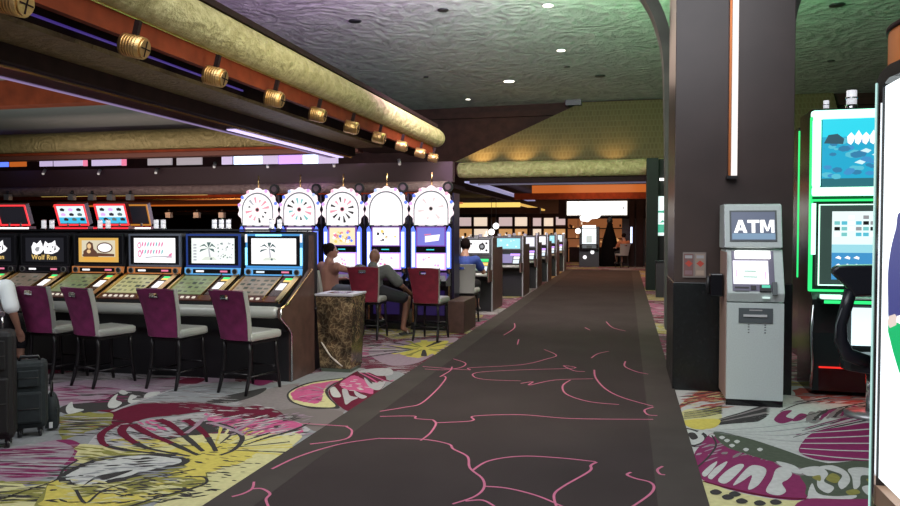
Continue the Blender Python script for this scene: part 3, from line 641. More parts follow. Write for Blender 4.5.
# recessed downlights in the vault
def downlight(i, px, py, on, r, lb):
    p = at(px, py, Z=CZ+0.2)
    # meet the curved vault
    for _ in range(6):
        zc = CZ+0.27*math.sin(PI*min(1, max(0, (p.y+3)/27.5)))-0.006*abs(p.x)**1.2
        p = at(px, py, Z=zc-0.01)
    o = thing('downlight', lb, 'ceiling light', (p.x, p.y, p.z), group='round downlights in the plaster vault')
    b = MB(); n = 20
    b.tube([(0, 0, -0.012), (0, 0, 0.006)], r*1.12, steel if on else black, n); b.build('trim_ring', o)
    b = MB(); b.tube([(0, 0, -0.018), (0, 0, -0.012)], r, em('downlight_lit', (1, 0.93, 0.8), 5) if on else black, n); b.build('lens', o)
for i, (px, py, on, r, lb) in enumerate(((548,5,1,0.10,'lit round downlight at the top edge of the vault'), (561,50,1,0.10,'lit round downlight in the green part of the vault'), (509,81,1,0.15,'widest lit downlight near the far edge of the vault'),
    (468,99,1,0.07,'small lit downlight nearest the gilded canopy end'), (600,76,0,0.13,'unlit dark downlight in the vault right of the widest lit one'), (355,21,0,0.12,'unlit dark downlight in the violet part of the vault'), (443,10,0,0.10,'unlit dark downlight left of the lit top one'),
    (393,104,0,0.13,'unlit dark downlight close above the gilded roll'), (426,77,0,0.06,'tiny dark ceiling point in the middle of the vault'), (567,67,0,0.07,'tiny dark ceiling point below the green downlight'),
    (837,5,0,0.13,'dark downlight at upper right beside the pillar'), (831,61,0,0.08,'tiny dark ceiling point at right above the green machine'))):
    downlight(i, px, py, on, r, lb)

# ------------------------------------------------------------------ pillar with ribs
PXL, PXR = at(674.5, 200, Y=7.78).x, at(793.5, 200, Y=7.78).x
b = MB(); b.box(PXL, PXR, 7.78, 9.0, 1.08, 6.2, pillarm); b.box(PXL-.005, PXR+.005, 7.775, 9.005, 0.0, 1.08, granite); struct(b.build('pillar', bevel=0.006))
def rib2(pixels, Y, name, w_):
    q = spline(pixels, False, 5); P = [at(x, y, Y=Y) for x, y in q]; n = len(P); b = MB()
    L_ = []; R_ = []
    for i, p in enumerate(P):
        d = (P[min(i+1, n-1)]-P[max(0, i-1)]).normalized(); nn = Vector((-d.z, 0, d.x)); L_.append(p+nn*w_/2); R_.append(p-nn*w_/2)
    pts = [(p.x, p.z) for p in L_]+[(p.x, p.z) for p in R_[::-1]]
    b.prism(pts, Y, Y+0.35, 'y', mat('rib', (0.10, 0.11, 0.09), 0.6, noise=(3, 0.3)))
    return struct(b.build(name))
rib2([(671,330),(671,180),(670,95),(669,60),(665,35),(656,8),(640,-18),(612,-50),(570,-85)], 9.32, 'beam_left', 0.13)
rib2([(785,330),(785,180),(785,95),(786,50),(790,20),(797,-5),(812,-30),(840,-60)], 9.32, 'beam_right', 0.13)
# neon tube on the pillar
o = thing('wall_lamp', 'long white tube lamp running down the dark pillar', 'wall lamp', (0.985, 7.72, 2.125))
b = MB(); b.tube([(0.02, 0, 0), (0.02, 0, 2.6)], 0.028, em('tube_lit', (1.0, 0.93, 0.9), 1.15), 14); b.build('tube', o)
b = MB(); b.box(-0.032, -0.012, 0.0, 0.055, 0, 2.6, mat('copper', (0.5, 0.16, 0.05), 0.35, 0.6)); b.build('back_plate', o)
b = MB(); b.box(-0.05, 0.05, -0.03, 0.055, -0.03, 0.0, black); b.build('end_cap', o)

# ------------------------------------------------------------------ screens
def frm(b, x0, x1, z0, z1, t_, y0, y1, m):
    b.box(x0, x1, y0, y1, z0, z0+t_, m); b.box(x0, x1, y0, y1, z1-t_, z1, m)
    b.box(x0, x0+t_, y0, y1, z0+t_, z1-t_, m); b.box(x1-t_, x1, y0, y1, z0+t_, z1-t_, m)
def art_reels(b, x0, x1, z0, z1, y, seed, pal, n=14):
    r = random.Random(seed); W = x1-x0; H = z1-z0
    for _ in range(n):
        cx = x0+W*r.uniform(0.12, 0.88); cz = z0+H*r.uniform(0.15, 0.85); s = H*r.uniform(0.05, 0.13); m = r.choice(pal)
        k = r.randint(3, 7); a = r.uniform(0, 6)
        b.flat([(cx+s*1.2*math.cos(a+2*PI*i/k)*r.uniform(0.7, 1), cz+s*math.sin(a+2*PI*i/k)) for i in range(k)], y, m)
def art_wolf(b, x0, x1, z0, z1):
    W = x1-x0; H = z1-z0
    P = lambda u, v: (x0+W*u, z0+H*v)
    b.rect(x0, x1, z0, z1, 0, DKS)
    b.flat([P(*q) for q in ((.18,.35),(.16,.62),(.22,.82),(.30,.74),(.40,.90),(.44,.74),(.48,.5),(.40,.34),(.28,.28))], -.001, W1)
    b.flat([P(*q) for q in ((.50,.34),(.47,.62),(.52,.86),(.60,.76),(.70,.80),(.78,.90),(.80,.7),(.90,.55),(.84,.42),(.70,.32))], -.001, W1)
    b.flat([P(*q) for q in ((.24,.5),(.30,.62),(.38,.6),(.36,.46),(.30,.40))], -.002, GYE)
    for q in (((.55,.62),(.60,.66),(.61,.58)), ((.68,.62),(.74,.66),(.73,.57)), ((.62,.40),(.66,.46),(.70,.40)), ((.50,.44),(.56,.74),(.52,.5)), ((.78,.74),(.80,.5),(.75,.45))): b.flat([P(*k) for k in q], -.002, DKS)
def art_portrait(b, x0, x1, z0, z1):
    W = x1-x0; H = z1-z0; P = lambda u, v: (x0+W*u, z0+H*v)
    b.rect(x0, x1, z0, z1, 0, GD); b.flat([P(.08,.22), P(.92,.22), P(.92,.90), P(.08,.90)], -.001, em('art_cream', (.75,.68,.50), 1))
    dk = em('art_brown', (.12,.05,.03), 1)
    b.flat([P(*q) for q in ((.12,.22),(.12,.45),(.20,.55),(.20,.75),(.27,.86),(.36,.78),(.38,.55),(.46,.42),(.50,.22))], -.002, dk)
    b.disc(*P(.27,.66), W*.05, -.003, em('art_face', (.9,.6,.3), 1), 12, H*.11); b.disc(*P(.26,.44), W*.05, -.003, em('art_face', (.9,.6,.3), 1), 12, H*.08)
    b.disc(*P(.66,.60), W*.20, -.002, dk, 18, H*.22); b.disc(*P(.66,.60), W*.17, -.003, W1, 18, H*.17)
    b.flat([P(.10,.24), P(.90,.24), P(.90,.34), P(.50,.38), P(.10,.32)], -.004, dk)
    b.flat([P(.12,.08), P(.90,.08), P(.88,.20), P(.14,.20)], -.004, em('art_amber', (.85,.42,.06), 1))
def art_pink(b, x0, x1, z0, z1):
    W = x1-x0; H = z1-z0; P = lambda u, v: (x0+W*u, z0+H*v)
    b.rect(x0, x1, z0, z1, 0, W1); r = random.Random(3)
    pk = em('art_pink', (.85,.25,.45), 1); tq = em('art_turq', (.25,.6,.6), 1)
    for row, (a, c) in enumerate(((.12,.70), (.12,.70))):
        for k in range(9):
            u = a+k*.068; v = .72-.30*row
            b.flat([P(u, v-.09), P(u+.035, v-.02), P(u+.05, v+.10), P(u+.02, v+.12), P(u+.0, v+.02)], -.001, pk if (k+row) % 3 else tq)
    b.disc(*P(.13,.70), W*.045, -.0015, pk, 14, H*.13); b.disc(*P(.13,.70), W*.025, -.002, W1, 14, H*.08)
    b.disc(*P(.14,.36), W*.05, -.0015, pk, 14, H*.14); b.disc(*P(.14,.36), W*.028, -.002, W1, 14, H*.09)
    b.flat([P(.25,.18), P(.60,.24), P(.92,.20), P(.92,.28), P(.6,.28), P(.30,.24)], -.001, em('art_grey', (.55,.55,.6), 1))
    b.flat([P(.80,.20), P(.90,.22), P(.93,.42), P(.86,.36)], -.001, pk)
def art_palm(b, x0, x1, z0, z1, tint, busy=False):
    W = x1-x0; H = z1-z0; P = lambda u, v: (x0+W*u, z0+H*v)
    b.rect(x0, x1, z0, z1, 0, tint); dk = em('art_slate', (.10,.16,.16), 1); gy = em('art_grey', (.55,.55,.6), 1)
    for q in (((.40,.60),(.30,.78),(.18,.66),(.30,.70)), ((.40,.60),(.22,.56),(.18,.44),(.28,.52)), ((.40,.60),(.48,.80),(.58,.62),(.48,.70)), ((.40,.60),(.52,.58),(.54,.44),(.46,.52)), ((.40,.62),(.36,.84),(.46,.84))): b.flat([P(*k) for k in q], -.001, dk)
    b.flat([P(.39,.60), P(.42,.60), P(.45,.26), P(.41,.24)], -.001, gy); b.flat([P(.22,.12), P(.60,.14), P(.52,.26), P(.32,.26)], -.0008, em('art_sand', (.8,.85,.75), 1)); b.disc(*P(.46,.18), W*.025, -.002, dk, 10)
    if busy:
        r = random.Random(5)
        for k in range(26): u = r.uniform(.6, .95); v = r.uniform(.12, .8); b.flat([P(u, v), P(u+.04, v+.01), P(u+.03, v+.07), P(u+.01, v+.05)], -.001, gy if k % 3 else dk)
        for k in range(6): b.flat([P(.04+.0*k, .1+k*.12), P(.12, .1+k*.12), P(.12, .17+k*.12), P(.05, .18+k*.12)], -.001, gy)

# ------------------------------------------------------------------ slant top slot machine (stands on its bank)
def slot(loc, label, art, frame, strip, tint, group, belly=0, cat='slot machine', lit_frame=None, detail=True):
    o = thing('slot_machine', label, cat, loc, 0, group)
    b = MB(); b.prism([(-.50,0), (-.64,.08), (-.64,.125), (-.09,.375), (-.06,.48), (0.02,.86), (.12,.885), (.33,.875), (.33,0)], -.355, .355, 'x', black); b.build('cabinet', o)
    # frame around the screen
    b = MB(); frm(b, -.345, .345, .47, .855, .022, -.075, -.045, frame)
    if lit_frame:
        for q in ((-.35,-.325), (.325,.35)): b.box(q[0], q[1], -.080, -.074, .50, .70, lit_frame); b.box(q[0], q[1], -.080, -.074, .76, .85, W1)
        b.box(-.22, .10, -.080, -.074, .83, .85, lit_frame)
    b.build('bezel', o)
    b = MB(); b.box(-.325, .325, -.07, -.03, .495, .83, blackg); b.build('screen_surround', o)
    b = MB(); art(b, -.275, .275, .515, .805); sc = b.build('screen', o, loc=(0, -.073, 0))
    # speaker strip
    b = MB(); b.box(-.35, .35, -.10, -.03, .385, .465, strip); b.box(-.24, .24, -.104, -.10, .40, .45, blackg)
    b.box(-.20, -.10, -.107, -.104, .415, .435, W1 if not lit_frame else WB); b.box(.11, .20, -.107, -.104, .415, .435, PKE); b.build('speaker_bar', o)
    for s in (-1, 1):
        b = MB(); b.tube([(s*.295, -.100, .425), (s*.295, -.112, .425)], .034, steel, 14); b.tube([(s*.295, -.112, .425), (s*.295, -.1135, .425)], .026, black, 14); b.build('speaker', o)
    # sloped deck: direction from (-.64,.125) to (-.09,.375)
    d = Vector((0, .55, .25)).normalized(); nrm = Vector((0, -d.z, d.y))
    def D(x, t_, h): p = Vector((x, -.64, .125))+d*t_+nrm*h; return p
    def slab(bb, x0, x1, t0, t1, h0, h1, m):
        v = [D(x, t_, h) for x in (x0, x1) for t_ in (t0, t1) for h in (h0, h1)]
        bb.add(v, [(0,1,3,2), (4,6,7,5), (0,4,5,1), (2,3,7,6), (0,2,6,4), (1,5,7,3)], m)
    b = MB(); slab(b, -.33, .12, .16, .58, .0, .008, tint)
    r = random.Random(belly)
    cA, cB = (em('belly_olive', (.30,.32,.16), .55), em('belly_dark', (.05,.06,.04), 1)) if belly % 2 else (em('belly_tan', (.32,.27,.20), .5), em('belly_dark', (.05,.06,.04), 1))
    for i in range(5):
        for j in range(4): slab(b, -.30+i*.082, -.30+i*.082+.05*r.uniform(.5,1.2), .20+j*.09, .20+j*.09+.05*r.uniform(.5,1), .008, .010, r.choice((cA, cB)))
    b.build('belly_glass', o)
    b = MB(); slab(b, -.34, .30, .02, .135, 0, .012, mat('button_deck', (.10,.03,.02), .3)); b.build('button_deck', o)
    for i in range(6):
        b = MB(); slab(b, -.30+i*.07, -.268+i*.07, .055, .085, .012, .022, em('button_lit', (1,.9,.75), .8)); b.build('button', o)
    b = MB(); slab(b, .15, .32, .14, .60, 0, .014, mat('validator', (.06,.03,.03), .25)); vb = b
    slab(b, .19, .28, .50, .535, .014, .018, GR); slab(b, .19, .28, .455, .49, .014, .018, YL)
    b.build('bill_validator', o)
    b = MB(); slab(b, .18, .26, .27, .41, .015, .020, W1); b.build('player_card', o)
    for x in (-.352, .336, .125): b = MB(); slab(b, x, x+(.016 if x != .125 else .010), .0 if x != .125 else .05, .60, .0, .03, goldtrim); b.build('gold_trim', o)
    b = MB(); slab(b, .285, .33, .03, .58, .014, .028, mat('brass_bar', (.85,.6,.3), .3, 1.0)); b.build('brass_bar', o)
    return o
def candle(loc, parent_label, group, z=0):
    o = thing('candle_light', parent_label, 'lamp', loc, 0, group)
    b = MB(); b.tube([(0,0,0), (0,0,.012)], .036, chrome, 14); b.build('base', o)
    b = MB(); b.tube([(0,0,.012), (0,0,.06)], .028, mat('lamp_glass', (.75,.75,.78), .2, em=(.8,.8,.85), es=.6), 14); b.build('lower_lens', o)
    b = MB(); b.tube([(0,0,.062), (0,0,.108)], .028, mat('lamp_glass', (0,0,0)), 14); b.build('upper_lens', o)
    b = MB(); b.tube([(0,0,.108), (0,0,.118)], .03, chrome, 14); b.build('cap', o)
    return o

bank_g = 'slot machines in the near left bank'
orange_strip = mat('strip_orange', (.55,.22,.08), .35, em=(.9,.3,.08), es=.25)
blue_strip = mat('strip_blue', (.1,.3,.6), .3, em=(.12,.45,.9), es=.6)
dark_strip = mat('strip_dark', (.05,.04,.05), .3)
violet_strip = mat('strip_violet', (.3,.25,.5), .3, em=(.4,.3,.8), es=.4)
tan = mat('belly_base_tan', (.25,.2,.16), .3, em=(.25,.18,.13), es=.3)
grn_ = mat('belly_base_green', (.22,.26,.14), .3, em=(.18,.24,.10), es=.35)
yel_ = mat('belly_base_yellow', (.4,.4,.2), .3, em=(.42,.40,.2), es=.5)
MX = [-3.885-.762*k for k in range(6)]
m0 = slot((MX[0],7.86,.70), 'slot machine with glowing ice blue frame and palm screen, right end of near bank', lambda b,*a: art_palm(b,*a,W1), mat('frame_blue', (.10,.3,.6), .25, .3, em=(.05,.35,.8), es=.5), blue_strip, tan, bank_g, 2, lit_frame=mat('frame_glow', (.3,.7,1), em=(.25,.75,1), es=1.3))
m1 = slot((MX[1],7.86,.70), 'slot machine with pale palm screen and navy frame, second from the near bank end', lambda b,*a: art_palm(b,*a,em('screen_cream', (.92,.98,.93), 1.1),True), mat('frame_navy', (.03,.06,.2), .25, .3, em=(.02,.06,.35), es=.4), blue_strip, grn_, bank_g, 3)
m2 = slot((MX[2],7.86,.70), 'slot machine showing pink curly lettering on a white screen', art_pink, mat('frame_steelblue', (.3,.35,.45), .3, .6), orange_strip, yel_, bank_g, 5)
m3 = slot((MX[3],7.86,.70), 'slot machine with golden portrait screen in the near bank', art_portrait, mat('frame_black', (.02,.02,.025), .3), orange_strip, grn_, bank_g, 7)
m4 = slot((MX[4],7.86,.70), 'slot machine with black screen showing two white wolf heads, middle of the picture left', art_wolf, mat('frame_black', (0,0,0)), dark_strip, tan, bank_g, 8)
m5 = slot((MX[5],7.86,.70), 'slot machine with wolf screen cut off by the left edge', art_wolf, mat('frame_black', (0,0,0)), dark_strip, tan, bank_g, 10)
for m_ in (m4, m5): text('Wolf Run', .085, em('art_gold', (.95,.65,.2), 1), m_, (0.0, -.082, .565))

# stand under the near bank
def stand(x0, x1, yf, loc_label, h=.70, depth=1.25, group=None):
    o = thing('slot_bank_stand', loc_label, 'slot stand', (x1, yf, 0), 0, group); L_ = x0-x1
    b = MB(); b.box(L_, -.03, 0.0, .94, .0, h-.005, black); b.build('plinth', o)
    b = MB(); b.box(L_, -.03, -.10, 0, h-.16, h-.005, black); b.build('apron', o)
    b = MB(); b.tube([(L_, -.19, h+.05), (-.10, -.19, h+.05), (-.05, -.19, h+.05)], [.062, .062, .05], silvervinyl, 14); b.box(L_, -.06, -.19, -.10, h-.0, h+.09, silvervinyl); b.build('armrest', o)
    b = MB(); b.prism([(0,0), (.60,0), (.60, h+.84), (.53, h+.84), (.50, h+.46), (-.10, h+.12), (-.25, h+.10), (-.25, h), (-.10, h-.10), (0, h-.18)], -.03, 0.0, 'x', sidebrown); b.build('end_panel', o)
    b = MB()
    e = [(-.25, h+.10), (-.25, h), (-.10, h-.10), (-.005, h-.18), (-.005, 0.01)]
    b.tube([(0.004, y, z) for y, z in e], .011, chrome, 8); b.build('edge_trim', o)
    b = MB(); b.tube([(0.004, -.25, h+.10), (0.004, -.10, h+.13), (0.004, .53, h+.46)], .012, goldtrim, 8); b.build('gold_edge', o)
    return o
stand(-8.6, -3.43, 7.27, 'long dark stand with silver padded armrest under the near left bank')

# toppers and candle lights above the near bank
def topper(loc, label, rz, tilt, scr, edge, base_m):
    o = thing('topper_sign', label, 'slot sign', loc, rz, 'tilted box signs above the near bank')
    b = MB(); b.box(-.235, .235, -.04, .10, 0, .035, base_m); b.box(-.235, .235, -.05, -.04, .002, .02, RE if scr else W2); b.build('base_bar', o)
    hd = MB(); hd.box(-.27, .27, 0, .08, 0, .34, mat('topper_case', (.10,.01,.012), .3)); h = hd.build('head', o, loc=(0, .03, .05), rot=(tilt, 0, 0)); h.scale = (.76, 1, .80)
    b = MB(); frm(b, -.275, .275, -.005, .345, .022, -.012, .0, edge); b.build('lit_edge', h)
    b = MB(); b.rect(-.245, .245, .03, .315, 0, WB if scr else DKS)
    if scr:
        b.rect(-.245, .245, .03, .13, -.0006, CY); r = random.Random(4)
        for row in range(3):
            for k in range(3): x = -.15+k*.15+(.03 if row == 2 else 0); z = .255-row*.08; b.flat([(x-.04, z-.02), (x+.03, z-.024), (x+.045, z+.01), (x, z+.03), (x-.045, z+.014)], -.0012, (DKS, VI, DKS, em('art_slate', (0,0,0), 1))[(k+row) % 4])
    b.build('screen', h, loc=(0, -.002, 0))
    for x in (-.08, .08): b = MB(); b.tube([(x, .03, 0.03), (x, .03, .08)], .02, steel, 8); b.build('post', o)
    return o
top_z = 1.612
redE = em('edge_red', (1.0, .04, .05), 1.3)
topper((at(71,213,Y=8.05).x, 8.08, top_z), 'red edged tilted sign with blue screen, left one of two', .06, .36, True, redE, mat('topper_base', (.25,.01,.015), .3))
topper((at(111,213,Y=8.05).x, 8.08, top_z), 'red edged tilted sign with blue screen, right one of two', .06, .36, True, redE, mat('topper_base', (0,0,0)))
topper((at(135,213,Y=8.3).x, 8.29, top_z), 'dark tilted sign with yellow right edge right of the two blue screened signs', .10, .36, False, em('edge_amber', (.9,.35,.05), .6), mat('topper_base', (0,0,0)))
topper((at(12,213,Y=8.05).x, 8.08, top_z), 'dark tilted sign with red edge and white glowing base at far left', .10, .36, False, redE, mat('topper_base', (0,0,0)))
b = MB(); b.box(-8.6, -3.6, 7.92, 8.42, 1.588, 1.610, black); tag(b.build('mounting_rail'), 'black rail along the top of the near bank carrying the signs', 'rail')
for i, (px, lb) in enumerate(((46, 'left of the two red edged signs, left one'), (54, 'left of the two red edged signs, right one'), (102, 'between the two red edged signs, left one'), (110, 'between the two red edged signs, right one'), (158, 'above the pink lettered screen, left one'), (165, 'above the pink lettered screen, right one'),
        (216, 'above the navy framed machine, left one'), (223, 'above the navy framed machine, middle one'), (230, 'above the navy framed machine, right one'), (273, 'above the ice blue machine, left one'), (281, 'above the ice blue machine, right one'))):
    p = at(px, 222, Y=8.0); candle((p.x, 7.965, 1.611), 'small two tier candle light '+lb, 'candle lights on top of the near bank')
# bracket spots under the plum moulding
s1 = None
for i, px in enumerate((8, 72, 92, 111, 130, 169, 197, 222)):
    p = at(px, 196 if i < 5 else 214, Y=15.3 if i < 5 else 17.4)
    lb = 'tiny grey ceiling camera, number %s from the left under the plum moulding' % ['first', 'second', 'third', 'fourth', 'fifth', 'sixth', 'seventh', 'eighth'][i]
    lb = lb.replace('number ', '')
    if not s1:
        s1 = thing('ceiling_camera', lb, 'camera', p, 0, 'small ceiling cameras behind the near bank')
        b = MB(); b.box(-.07, .07, -.06, .06, -.10, .04, steel); b.build('housing', s1)
        b = MB(); b.tube([(0,0,.04), (0,0,.12)], .03, black, 8); b.build('mount', s1)
    else: copy_thing(s1, p, 0, lb)

# ------------------------------------------------------------------ chairs
def make_chair(loc, rz, label, fabric, seatm, group, rear=None, sc=1.0):
    o = thing('slot_chair', label, 'chair', loc, rz, group); o.scale = (sc*.97, sc, sc)
    # backrest: curved shell, plum at the rear, silver sides and front, hand hole at the top
    nx_, nz_ = 10, 12; z0, z1 = .53, 1.02
    def W(t): return .185+.05*t
    def curve(u, t): return -.03-.055*t-.06*t*t+.035*(u*u)
    def shell(off, m, b, inset=1.0, hole=True, flip=False):
        V = []; F = []
        for j in range(nz_+1):
            t = j/nz_
            for i in range(nx_+1):
                u = -1+2*i/nx_; V.append((u*W(t)*inset, curve(u, t)+off, z0+(z1-z0)*t-.012*u*u*(t > .9)))
        for j in range(nz_):
            for i in range(nx_):
                if hole and j == nz_-2 and 4 <= i <= 5: continue
                a = j*(nx_+1)+i; f = (a, a+1, a+nx_+2, a+nx_+1); F.append(f[::-1] if flip else f)
        b.add(V, F, m, True)
    b = MB(); shell(-.035, rear or fabric, b, .985)
    # rim joining rear cover and front pad
    for t_ in (0, nz_):
        t = t_/nz_; q = []
        for i in range(nx_+1):
            u = -1+2*i/nx_; q.append([(u*W(t)*.985, curve(u, t)-.035, z0+(z1-z0)*t), (u*W(t)*.985, curve(u, t)-.02, z0+(z1-z0)*t+.004*(1 if t else -1))])
        b.add([v for p in q for v in p], [(2*i, 2*i+1, 2*i+3, 2*i+2) for i in range(nx_)], rear or fabric)
    b.build('back_cover', o)
    b = MB(); shell(.02, seatm, b, 1.0, True, True); shell(-.028, seatm, b, 1.0)
    for s in (-1, 1):
        V = []; n = nz_+1
        for j in range(n):
            t = j/nz_; x = s*W(t); V += [(x, curve(1, t)-.034, z0+(z1-z0)*t), (x+s*.008, curve(1, t)-.008, z0+(z1-z0)*t), (x, curve(1, t)+.02, z0+(z1-z0)*t)]
        F = []
        for j in range(nz_):
            for k in (0, 1): a = 3*j+k; F.append((a, a+1, a+4, a+3) if s > 0 else (a, a+3, a+4, a+1))
        b.add(V, F, seatm, True)
    for t in (0, 1):
        V = []
        for i in range(nx_+1): u = -1+2*i/nx_; z = z0+(z1-z0)*t; V += [(u*W(t), curve(u, t)-.03, z), (u*W(t), curve(u, t)+.02, z)]
        b.add(V, [(2*i, 2*i+1, 2*i+3, 2*i+2) for i in range(nx_)], seatm)
    # hole lining
    zt0 = z0+(z1-z0)*(nz_-2)/nz_; zt1 = z0+(z1-z0)*(nz_-1)/nz_; xw = .048; yc = curve(0, .88)
    frm(b, -xw-.006, xw+.006, zt0-.006, zt1+.006, .008, yc-.037, yc+.024, chrome)
    b.build('back_pad', o)
    b = MB(); b.box(-.215, .215, -.02, .43, .515, .60, seatm); b.build('seat', o, bevel=.03)
    b = MB(); b.box(-.19, .19, .0, .40, .485, .512, legm); b.build('seat_frame', o)
    for sx in (-1, 1):
        for sy, yb, yt in ((0, -.07, .01), (1, .42, .38)):
            b = MB(); q = []
            for k in range(7):
                t = k/6; q.append((sx*(.165+.02*(1-t)), yb+(yt-yb)*t+(.03*math.sin(PI*t) if not sy else -.01*math.sin(PI*t)), .498*t))
            b.tube(q, [.015]+[.019]*6, legm, 8); b.build('leg', o)
    b = MB()
    for sx in (-1, 1): b.tube([(sx*.175, -.04, .17), (sx*.175, .41, .17)], .010, legm, 6)
    b.tube([(-.175, .405, .22), (.175, .405, .22)], .011, legm, 6); b.tube([(-.175, -.03, .20), (.175, -.03, .20)], .010, legm, 6)
    b.build('footrest', o)
    return o
gch = 'plum velvet chairs facing the near left bank'
c1 = make_chair((-3.71, 6.63, 0), -.26, 'plum backed chair with silver seat at the right end of the near bank', plum, silvervinyl, gch)
make_chair((-4.52, 6.66, 0), -.10, 'plum backed silver chair, second from the right end of the near bank', plum, silvervinyl, gch)
make_chair((-5.36, 6.58, 0), -.30, 'plum backed silver chair in front of the wolf screen machine, third from the right end', plum, silvervinyl, gch)
make_chair((-5.98, 6.66, 0), -.12, 'plum backed chair beside the white shirted person at left, partly behind suitcases', plum, silvervinyl, gch)
gw = 'chairs at the wheel machines'
make_chair((-3.70, 10.34, 0), .02, 'red backed chair under the man in the grey shirt', red, whitevinyl, gw, sc=1.05)
make_chair((-2.80, 10.40, 0), -.08, 'empty red backed chair at the rightmost wheel machine', red, whitevinyl, gw, sc=1.04)
make_chair((-4.60, 10.58, 0), -.5, 'white backed chair of the dark haired woman behind the marble bin', whitevinyl, whitevinyl, gw, rear=whitevinyl, sc=.98)
make_chair((-2.70, 12.45, 0), .0, 'white backed chair of the person in the blue shirt beside the aisle', whitevinyl, whitevinyl, gw, rear=whitevinyl)

